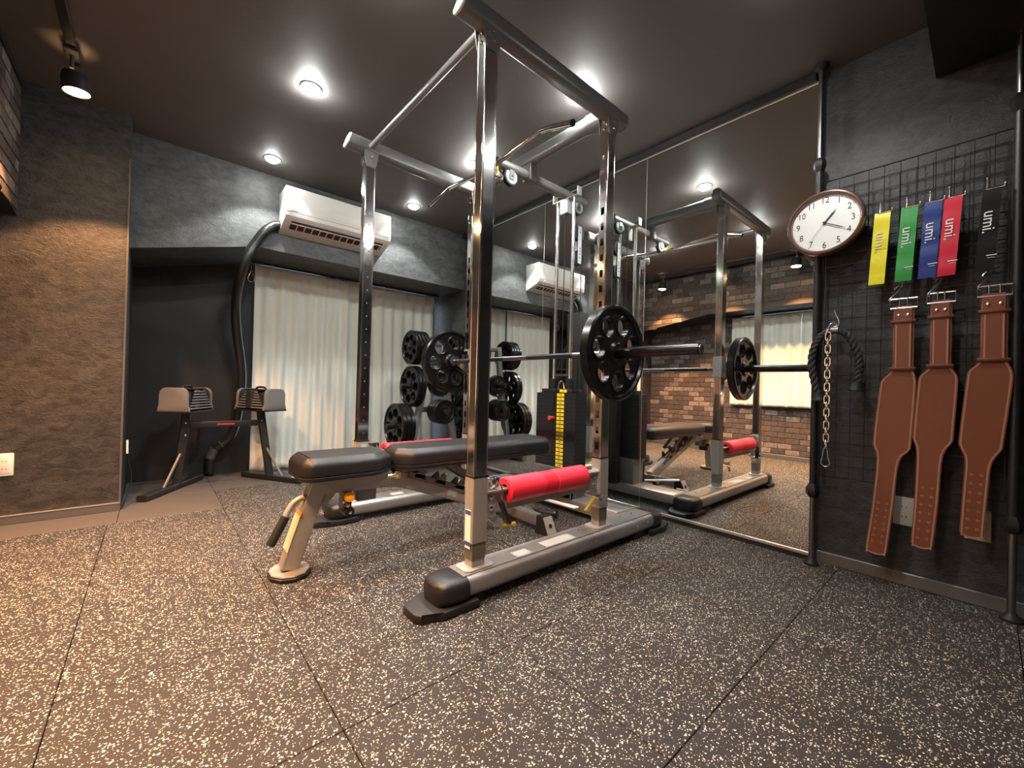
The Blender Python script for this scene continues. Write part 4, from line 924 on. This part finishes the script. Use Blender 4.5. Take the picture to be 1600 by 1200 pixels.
def dumbbell(c, ang, label, cy0=-.106):
    T = Thing('adjustable_dumbbell', label, 'dumbbell', (c.x, c.y, .5655), 'adjustable dumbbells on the stand')
    R = Matrix.Translation((c.x, c.y, .5655)) @ Matrix.Rotation(ang, 4, 'Z')
    def arch(k, z0=0):         # end plate outline: rounded top, flared foot
        w, h = .088-k*.0055, .165-k*.0035; o = [(-w-.012+k*.002, z0), (-w-.004, z0+.02), (-w, z0+.045), (-w, h-.045)]
        for i in range(1, 6): a = pi-pi/2*i/6; o.append((-w+.045+.045*cos(a), h-.045+.045*sin(a)))
        o.append((-w+.045, h)); o += [(-y, z) for y, z in o[::-1]]; return o
    for s in (-1, 1):
        for k in range(8):
            x0 = .150-k*.0128; th = .0105; poly = arch(k, .0+k*.012 if k else 0)
            b = bm_(); lo, hi = sorted((s*x0, s*(x0-(.03 if k == 0 else th)))); 
            if k == 0: lo, hi = sorted((s*(x0+.012), s*(x0-.004)))
            prism(b, poly, 0, lo, hi, .003 if k == 0 else .001); bmesh.ops.transform(b, matrix=R, verts=b.verts); T.part('end_plate' if k == 0 else 'plate', b, 'dbgrey' if k == 0 else 'dbblack', smooth=k == 0)
    for sy in (-1, 1):
        for k in range(7):
            z = .012+k*.0200; L = .150-k*.0140; y = sy*(.099-k*.0030)
            b = bm_(); box(b, (-L, y-.004, z), (L, y+.004, z+.0095), .002, 1); bmesh.ops.transform(b, matrix=R, verts=b.verts); T.part('rail', b, 'dbgrey')
    b = bm_(); box(b, (-.055, -.045, .005), (.055, .045, .150), .01, 2); box(b, (-.030, cy0, .01), (.030, .106, .150), .004, 1) ; bmesh.ops.transform(b, matrix=R, verts=b.verts); T.part('core', b, 'dbblack')
    b = bm_(); tube(b, [(-.06, 0, .155), (-.04, .0, .172), (0, 0, .176), (.04, 0, .172), (.06, 0, .155)], .008, 8, 4); box(b, (-.10, -.06, .150), (.10, .06, .160), .004, 1); bmesh.ops.transform(b, matrix=R, verts=b.verts); T.part('selector', b, 'plastic')
dumbbell(Lc, math.atan2(.63, .37), 'adjustable block dumbbell on the left of the stand, in front of the black wall', -.07)
dumbbell(Rc, math.atan2(.62, -.33), 'adjustable block dumbbell on the right of the stand, in front of the curtain')
# cable stub at the corner of the column
t = Thing('antenna_cable', 'thin black cable with a white tip standing at the corner of the brown wall', 'cable', (-.10, 3.44, 0))
b = bm_(); tube(b, [(-.105, 3.40, .41), (-.100, 3.41, .30), (-.085, 3.43, .20), (-.09, 3.43, .12), (-.110, 3.41, .05), (-.118, 3.405, .012)], .0035, 6, 4); t.part('lead', b, 'plastic')
b = bm_(); cyl(b, (-.105, 3.40, .335), (-.106, 3.398, .415), .0055, 8); t.part('tip', b, 'white')

# ================================================================ outlets
def outlet(x, y, z, ax, label, mat='white', gang=1, wide=.070, tilt=0):
    T = Thing('wall_outlet', label, 'outlet', (x, y, z), None); w_, h_ = wide/2*gang, .060
    mx = Matrix.Translation((x, y, z)) @ (Matrix.Rotation(-pi/2, 4, 'Z') if ax == 'x' else Matrix.Identity(4)) @ Matrix.Rotation(tilt, 4, 'Y')
    def P(nm, lo, hi, m, bev=.002, parent=None):
        b = bm_(); box(b, lo, hi, bev, 2, mx); return T.part(nm, b, m, parent)
    pl = P('cover_plate', (-w_, -.008, -h_), (w_, 0, h_), mat, .004)
    for g in range(gang):
        cx = (g-(gang-1)/2)*.046; P('socket_frame', (cx-.021, -.0095, -.047), (cx+.021, -.0075, .047), mat, .001, pl)
        for k in range(2):
            for s in (-1, 1): P('slot', (cx+s*.006-.0012, -.0098, .018-k*.040-.004), (cx+s*.006+.0012, -.0093, .018-k*.040+.004), 'ink', 0, pl)
outlet(-.600, 3.39, .318, 'y', 'cream wall outlet low on the brown wall at the left edge', 'white', 2, .055)
outlet(-.80, 3.39, .318, 'y', 'cream wall outlet low on the brown wall, outside the left edge', 'white', 1)
outlet(XR, .226, .313, 'x', 'white wall outlet between the left and middle leather belts', 'white', 1)
outlet(XR, .018, .310, 'x', 'tan blank wall plate behind the bottom of the right leather belt', 'tan', 1)

# ================================================================ tension poles and wire grid
def pole(y, label, knobs):
    T = Thing('tension_pole', label, 'pole', (2.36, y, 0), 'black tension poles in front of the right wall')
    b = bm_(); cyl(b, (2.36, y, .34), (2.36, y, 1.90), .0145, 16); p = T.part('outer_tube', b, 'black_paint')
    b = bm_(); cyl(b, (2.36, y, .02), (2.36, y, .36), .0115, 16); T.part('inner_tube', b, 'barsteel', label='bare grey lower tube')
    b = bm_(); cyl(b, (2.36, y, 1.86), (2.36, y, ZC-.02), .0115, 16); T.part('inner_tube', b, 'barsteel')
    for z in (.345, 1.885):
        b = bm_(); lathe(b, [(-.035, .016), (-.012, .026), (.012, .026), (.03, .016)] if z > 1 else [(-.03, .016), (-.012, .028), (.010, .028), (.035, .016)], (2.36, y, z), (0, 0, 1), 6); T.part('locking_collar', b, 'plastic')
    b = bm_(); lathe(b, [(0, .030), (.010, .030), (.022, .018), (.03, .0135)], (2.36, y, 0), (0, 0, 1), 20); T.part('foot', b, 'rubber')
    b = bm_(); lathe(b, [(0, .030), (-.010, .030), (-.022, .018), (-.03, .0135)], (2.36, y, ZC), (0, 0, 1), 20); T.part('ceiling_pad', b, 'rubber')
pole(.535, 'black floor-to-ceiling tension pole at the right edge of the mirror', 1)
pole(-.066, 'black floor-to-ceiling tension pole at the right edge of the photo', 1)
def grid(x, y0, y1, z0, z1, label, pitch=.0505):
    T = Thing('wire_grid_panel', label, 'grid panel', (x, (y0+y1)/2, z0), 'black wire grid panels between the poles')
    b = bm_(); tube(b, [(x, y0, z0), (x, y1, z0), (x, y1, z1), (x, y0, z1)], .0032, 6, 0, True); T.part('rim', b, 'mesh')
    n = int(round((y1-y0)/pitch)); wv = bm_()
    b = bm_(); cyl(b, (x-.002, 0, z0), (x-.002, 0, z1), .0014, 5); mv = finish(b, 'upright_wire', 'mesh', T.loc)
    for k in range(1, n): y = y0+(y1-y0)*k/n; link('upright_wire', mv, T.o, (0, y, 0))
    n = int(round((z1-z0)/pitch)); b = bm_(); cyl(b, (x+.001, y0, 0), (x+.001, y1, 0), .0014, 5); mh = finish(b, 'cross_wire', 'mesh', (T.loc.x, T.loc.y, T.loc.z))
    for k in range(1, n): z = z0+(z1-z0)*k/n; link('cross_wire', mh, T.o, (0, 0, z))
    wv.free()
grid(2.385, -.06, .515, 1.345, 1.805, 'black wire grid panel, the rear one whose top edge stands highest')
grid(2.375, -.045, .505, .42, 1.755, 'tall black wire grid panel in front, with bands and belts hooked on it')

# ================================================================ clock
CX, CY, CZ, CR = 2.30, .500, 1.587, .147
t = Thing('wall_clock', 'round wall clock with brown rim hung on the left tension pole', 'clock', (CX, CY, CZ))
b = bm_(); lathe(b, [(.044, .001), (.044, CR-.012), (.030, CR-.001), (.004, CR), (-.006, CR-.006), (-.008, CR-.012), (-.004, CR-.018), (.006, CR-.021), (.012, CR-.022)], (CX, CY, CZ), (1, 0, 0), 64, False); t.part('rim', b, 'wood')
b = bm_(); lathe(b, [(.016, .001), (.016, CR-.020), (.010, CR-.0205), (.010, .001)], (CX, CY, CZ), (1, 0, 0), 64); dial = t.part('dial', b, 'dial')
b = bm_(); bk = lathe(b, [(.044, .001), (.0445, CR-.02), (.046, CR-.02), (.046, .001)], (CX, CY, CZ), (1, 0, 0), 48); t.part('back_cover', b, 'offwhite')
for k in range(1, 13):
    a = 2*pi*k/12; rr = CR-.044; b = bm_(); text_at(b, str(k), .041, (CX+.0094, CY-rr*sin(a), CZ+rr*cos(a)), *TOC, sx=.78, depth=.0003); t.part('numeral', b, 'ink', dial, smooth=False)
b = bm_()
for k in range(12):
    a = 2*pi*k/12; r0 = CR-.024; r1 = r0-.006; cyl(b, (CX+.0095, CY-r0*sin(a), CZ+r0*cos(a)), (CX+.0095, CY-r1*sin(a), CZ+r1*cos(a)), .0009, 5)
t.part('hour_mark', b, 'ink', dial)
def hand(deg, L, w0, x, nm, tail=.0):
    a = radians(deg); d = Vector((0, -sin(a), cos(a))); p = Vector((0, d.z, -d.y)); c = Vector((CX+x, CY, CZ)); b = bm_()
    pts = [c-d*tail+p*w0*.8, c+d*L*.7+p*w0, c+d*L, c+d*L*.7-p*w0, c-d*tail-p*w0*.8]
    A = [b.verts.new(q) for q in pts]; B = [b.verts.new(q+Vector((.0008, 0, 0))) for q in pts]; b.faces.new(A); b.faces.new(B[::-1])
    for i in range(5): b.faces.new((A[i], A[(i+1) % 5], B[(i+1) % 5], B[i]))
    t.part(nm, b, 'ink', smooth=False)
hand(39, .066, .0032, .006, 'hour_hand', .008); hand(119, .094, .0022, .004, 'minute_hand', .010); hand(216, .090, .0005, .003, 'second_hand', .015)
b = bm_(); cyl(b, (CX+.002, CY, CZ), (CX+.01, CY, CZ), .005, 12); t.part('hub', b, 'ink')
b = bm_(); cyl(b, (CX+.04, CY+.035, CZ+.10), (2.362, CY+.035, CZ+.10), .004, 8); t.part('hanger', b, 'plastic')

# ================================================================ bands on pegs
def band(y0, y1, mat, col, where, fold=None):
    T = Thing('resistance_band', '%s latex loop band with white lettering, hanging %s' % (col, where), 'exercise band', (2.330, (y0+y1)/2, 1.275), 'loop bands hanging on the wire grid')
    z0, z1 = 1.277, 1.583; rnd = random.Random(int(y0*1000)); b = bm_(); n = 16; L = []; sk = -.017 
    for side_, xx in ((0, 2.3265), (1, 2.3345)):
        R = []
        for i in range(n+1):
            z = z0+(z1-z0)*i/n; e = min(1, i/1.2, (n-i)/1.2); dx = (xx-2.3305)*(.25+.75*e); wob = .0012*sin(i*1.3+y0*40)
            o = sk*(i/n)**1; row = [(2.3305+dx+wob, y0+o*0+(.017*(1-i/n)), z), (2.3305+dx+wob, y1+(.017*(1-i/n)), z)]
            R.append([b.verts.new(v) for v in row])
        L.append(R)
    for R in L:
        for p, q in zip(R, R[1:]): b.faces.new((p[0], p[1], q[1], q[0]))
    for i in (0, n): b.faces.new((L[0][i][0], L[0][i][1], L[1][i][1], L[1][i][0]))
    for i in range(n):
        for s in (0, 1): b.faces.new((L[0][i][s], L[0][i+1][s], L[1][i+1][s], L[1][i][s]))
    o = T.part('latex_strip', b, mat, ang=60)
    yc_ = (y0+y1)/2
    b = bm_(); text_at(b, 'umi.', .050, (2.3240, yc_+.008, 1.462-.006), (0, .055, -1), (0, -1, 0), sx=.98, sy=.92, depth=.0003)
    T.part('lettering', b, 'print' if mat != 'yband' else 'offwhite', o, smooth=False)
    if mat != 'yband':
        b = bm_(); box(b, (2.3235, yc_-.013, 1.330), (2.3240, yc_+.013, 1.333)); box(b, (2.3235, yc_-.008, 1.322), (2.3240, yc_+.010, 1.3232)); T.part('small_print', b, 'print', o, smooth=False)
def peg(y, col):
    T = Thing('grid_hook', 'chrome ball-ended hook on the grid holding the %s band' % col, 'hook', (2.372, y, 1.59), 'chrome hooks holding the bands')
    b = bm_(); tube(b, [(2.366, y+.013, 1.631), (2.367, y+.014, 1.605), (2.364, y+.015, 1.588), (2.345, y+.018, 1.581), (2.330, y+.016, 1.580), (2.329, y-.018, 1.5795), (2.327, y-.028, 1.580), (2.324, y-.031, 1.586)], .0022, 6, 4); T.part('wire', b, 'steel')
    for p in ((2.364, y+.013, 1.633), (2.323, y-.031, 1.588)):
        b = bm_(); bmesh.ops.create_uvsphere(b, u_segments=10, v_segments=6, radius=.0042, matrix=Matrix.Translation(p)); T.part('ball', b, 'steel')
for y1, y0, m_, c, wh in ((.328, .276, 'yband', 'yellow', 'leftmost, right of the clock'), (.244, .193, 'gband', 'green', 'between the yellow and blue bands'), (.175, .125, 'bband', 'dark blue', 'partly behind the red one'), (.120, .071, 'rband', 'red', 'overlapping the dark blue one'), (.021, -.027, 'kband', 'black', 'rightmost, by the end pole')):
    band(y0, y1, m_, c, wh); peg((y0+y1)/2, c)

# ================================================================ leather belts on S-hooks
def belt(L, R, wide, label, where, hy, holes):
    """L, R: (y, z) of the left and right outline from buckle to tip; wide: index range of the broad back part"""
    x = 2.336; T = Thing('lifting_belt', label, 'belt', (x, (L[0][0]+R[0][0])/2, L[0][1]), 'brown leather lifting belts on the grid')
    def body(l, r, xx, th, nm, mat, parent=None, inset=0, rnd=True):
        b = bm_(); lp = smooth_path([(xx, y-inset, z) for y, z in l], 4); rp = smooth_path([(xx, y+inset, z) for y, z in r], 4)
        poly = [(p.y, p.z) for p in lp]
        if rnd:
            a, c = lp[-1], rp[-1]
            for k in range(1, 8): q = a.lerp(c, k/8); poly.append((q.y, q.z-.020*sin(pi*k/8)**.7))
        poly += [(p.y, p.z) for p in rp[::-1]]; prism(b, poly, 0, xx, xx+th, .0015); return T.part(nm, b, mat, parent, smooth=False)
    L = [(L[2][0]-.001, L[0][1]), (L[2][0]-.001, L[1][1])]+L[2:]; R = [(R[2][0]+.001, R[0][1]), (R[2][0]+.001, R[1][1])]+R[2:]
    bd = body(L, R, x, .008, 'leather_back', 'leather')
    edge = [(y-.006, z) for y, z in L]; edge2 = [(y+.006, z) for y, z in R]; e1, e2 = L[-1], R[-1]; my = (e1[0]+e2[0])/2
    b = bm_(); pts = smooth_path([(x-.0006, y, z) for y, z in edge]+[(x-.0006, e1[0]*(1-k_)+e2[0]*k_, e1[1]*(1-k_)+e2[1]*k_-.015*sin(pi*k_)**.6) for k_ in (.12, .3, .5, .7, .88)]+[(x-.0006, y, z) for y, z in edge2[::-1]], 4)
    sweep(b, pts, [(-.0024, -.0008), (.0024, -.0008), (.0024, .0008), (-.0024, .0008)], up=(1, 0, 0)); T.part('edge_binding', b, 'stitch', bd)
    # narrow front strap, two keepers, buckle
    yt0, yt1, zt = L[0][0]+.006, R[0][0]-.006, L[0][1]
    b = bm_(); box(b, (x-.007, R[2][0]+.006, L[2][1]-.01), (x-.0010, L[2][0]-.006, zt+.004), .002, 1); st = T.part('strap', b, 'leather')
    b = bm_()
    for yy in (L[2][0]-.012, R[2][0]+.012): box(b, (x-.0078, yy-.0022, L[2][1]), (x-.0069, yy+.0022, zt-.075))
    T.part('stitching', b, 'stitch', st, smooth=False)
    for z, k in ((zt-.062, .004), (L[2][1]+.0, .006)):
        b = bm_(); box(b, (x-.013, R[2][0]-.004-k*.6, z-.006), (x+.010, L[2][0]+.004+k*.6, z+.006), .003, 2); T.part('keeper_loop', b, 'leatherd')
    b = bm_()
    for yy in (yt0-.024, yt1+.024): lathe(b, [(0, .006), (.003, .005), (.004, .001)], (x-.0075, yy, zt-.035), (-1, 0, 0), 10); 
    T.part('rivet', b, 'steel')
    zb = zt+.014; b = bm_(); tube(b, [(x-.004, yt0+.003, zb-.02), (x-.004, yt0+.003, zb+.018), (x-.004, yt1-.003, zb+.018), (x-.004, yt1-.003, zb-.02)], .0040, 8, 0, True); bk = T.part('buckle', b, 'steel')
    for yy in (yt0-.026, yt1+.026): b = bm_(); cyl(b, (x-.004, yy, zb-.02), (x-.007, yy, zb+.022), .0025, 8); T.part('prong', b, 'steel', bk)
    for zh in holes:
        k = (zh-L[-1][1])/(L[-2][1]-L[-1][1]); yl = L[-1][0]+(L[-2][0]-L[-1][0])*k; yr = R[-1][0]+(R[-2][0]-R[-1][0])*k
        for f in (.30, .70):
            b = bm_(); torus(b, (x-.0006, yl+(yr-yl)*f, zh), (1, 0, 0), .0035, .0011, 10, 5); T.part('eyelet', b, 'stitch', bd)
    # S-hook
    S = Thing('s_hook', 'chrome S-hook carrying the %s leather belt' % where, 'hook', (2.36, hy, zb+.03), 'chrome S-hooks on the grid')
    zz = zb+.018; b = bm_(); tube(b, [(2.336, hy+.022, zz-.010), (2.329, hy+.026, zz-.001), (2.330, hy+.020, zz+.010), (2.342, hy+.006, zz+.028), (2.356, hy-.006, zz+.048), (2.366, hy-.010, zz+.060), (2.376, hy-.002, zz+.066), (2.384, hy+.010, zz+.060), (2.383, hy+.016, zz+.050)], .0030, 8, 5); S.part('wire', b, 'steel')
b1L = [(.263, 1.172), (.263, 1.02), (.2645, .915), (.294, .870), (.303, .83), (.319, .62), (.318, .585), (.307, .535), (.318, .35), (.338, .145)]
b1R = [(.180, 1.172), (.184, 1.02), (.1985, .915), (.192, .882), (.190, .83), (.200, .62), (.205, .580), (.236, .530), (.250, .35), (.268, .145)]
belt(b1L, b1R, None, 'brown leather lifting belt, leftmost, its tip reaching lowest', 'leftmost', .250, [.18+.028*k for k in range(7)])
b2L = [(.151, 1.180), (.152, 1.03), (.155, .925), (.181, .885), (.187, .84), (.197, .66), (.196, .625), (.186, .575), (.189, .40), (.197, .212)]
b2R = [(.071, 1.180), (.080, 1.03), (.093, .925), (.077, .888), (.075, .84), (.083, .66), (.086, .628), (.111, .570), (.120, .40), (.133, .212)]
belt(b2L, b2R, None, 'brown leather lifting belt, the middle one, touching the left one', 'middle', .135, [.235+.034*k for k in range(7)])
b3L = [(.017, 1.186), (.019, 1.04), (.022, .945), (.049, .903), (.055, .86), (.070, .65), (.068, .615), (.054, .565), (.058, .45), (.064, .292)]
b3R = [(-.062, 1.186), (-.055, 1.04), (-.047, .945), (-.058, .905), (-.060, .86), (-.042, .65), (-.038, .615), (-.014, .560), (-.006, .45), (.002, .292)]
belt(b3L, b3R, None, 'brown leather lifting belt, rightmost, hung apart beside the end pole', 'rightmost', .002, [.31+.034*k for k in range(7)])

# ================================================================ rope and chain
HX, HY = 2.324, .462
S = Thing('s_hook', 'slim chrome S-hook on the grid carrying the rope and chain', 'hook', (HX, HY, 1.12), 'chrome S-hooks on the grid')
b = bm_(); tube(b, [(2.380, HY+.002, 1.175), (2.378, HY+.010, 1.188), (2.366, HY+.006, 1.190), (2.352, HY-.002, 1.168), (2.340, HY-.014, 1.142), (2.330, HY-.018, 1.120), (2.325, HY-.010, 1.108), (2.325, HY+.002, 1.112)], .0022, 8, 5); S.part('wire', b, 'steel')
t = Thing('cable_rope', 'black braided triceps rope with two end stops hanging beside the mirror', 'rope', (HX, HY, 1.09))
def strand(path, ph, r, off, turns):
    P = smooth_path(path, 16); n = len(P); o = []; b = bm_(); x = None
    for i, p in enumerate(P):
        d = (P[min(i+1, n-1)]-P[max(i-1, 0)]).normalized()
        if x is None: x, y = frame(d)
        else: x = (x-d*x.dot(d)).normalized(); y = d.cross(x)
        a = ph+2*pi*turns*i/(n-1); o.append(p+(x*cos(a)+y*sin(a))*off)
    tube(b, o, r, 6); return b
lft = [(HX, HY+.015, 1.092), (HX, HY+.050, 1.062), (HX-.004, HY+.074, 1.005), (HX-.006, HY+.078, .93), (HX-.006, HY+.066, .86), (HX-.006, HY+.052, .795)]
rgt = [(HX, HY-.015, 1.092), (HX, HY-.050, 1.068), (HX-.002, HY-.078, 1.015), (HX-.004, HY-.094, .955), (HX-.004, HY-.094, .90), (HX-.004, HY-.088, .845)]
for pth in (lft, rgt):
    for k in range(3): t.part('strand', strand(pth, 2*pi*k/3, .0085, .0078, 4.2), 'rope')
    a, c = Vector(pth[-2]), Vector(pth[-1]); d = (c-a).normalized()
    b = bm_(); lathe(b, [(-.014, .017), (-.012, .024), (.014, .027), (.022, .031), (.026, .030), (.026, .001)], c, d, 24); t.part('end_stop', b, 'rubber')
b = bm_(); cyl(b, (HX, HY+.022, 1.092), (HX, HY-.022, 1.092), .0165, 16, bev=.003); t.part('sleeve', b, 'barsteel')
b = bm_(); tube(b, [(HX, HY+.012, 1.092), (HX-.006, HY+.010, 1.118), (HX, HY-.003, 1.126), (HX+.004, HY-.012, 1.112), (HX, HY-.014, 1.092)], .004, 8, 4); t.part('eye', b, 'steel')
t = Thing('steel_chain', 'galvanised link chain with a snap hook at its lower end, in front of the rope', 'chain', (HX-.03, HY+.012, .5))
cx, cy = HX-.034, HY+.012
def oval(L, W, r, rot):
    b = bm_(); pts = []
    for i in range(16):
        a = 2*pi*i/16; u, v = cos(a)*W, sin(a)*W+(L-W)*(1 if sin(a) > .01 else -1 if sin(a) < -.01 else 0); pts.append((0, u, v) if not rot else (u, 0, v))
    tube(b, pts, r, 6, 0, True); return b
lk = [finish(oval(.0195, .0095, .0026, r), 'chain_link', 'steel') for r in (0, 1)]
z = 1.105; k = 0
b = bm_(); tube(b, [(HX-.004, cy-.004, 1.118), (HX-.018, cy, 1.105), (cx, cy, 1.09), (cx+.004, cy+.006, 1.075), (HX-.018, cy+.01, 1.085), (HX-.006, cy+.006, 1.105)], .0035, 8, 4, True); t.part('snap_hook', b, 'steel')
z = 1.062
while z > .575:
    link('chain_link', lk[k % 2], t.o, Vector((cx, cy, z))-t.loc); z -= .0285; k += 1
b = bm_(); zc = z+.005; tube(b, [(cx, cy, zc+.008), (cx, cy+.007, zc), (cx, cy+.011, zc-.035), (cx, cy+.016, zc-.062), (cx, cy, zc-.078), (cx, cy-.016, zc-.062), (cx, cy-.010, zc-.035), (cx, cy-.007, zc)], .0033, 8, 4, True); t.part('carabiner', b, 'steel')
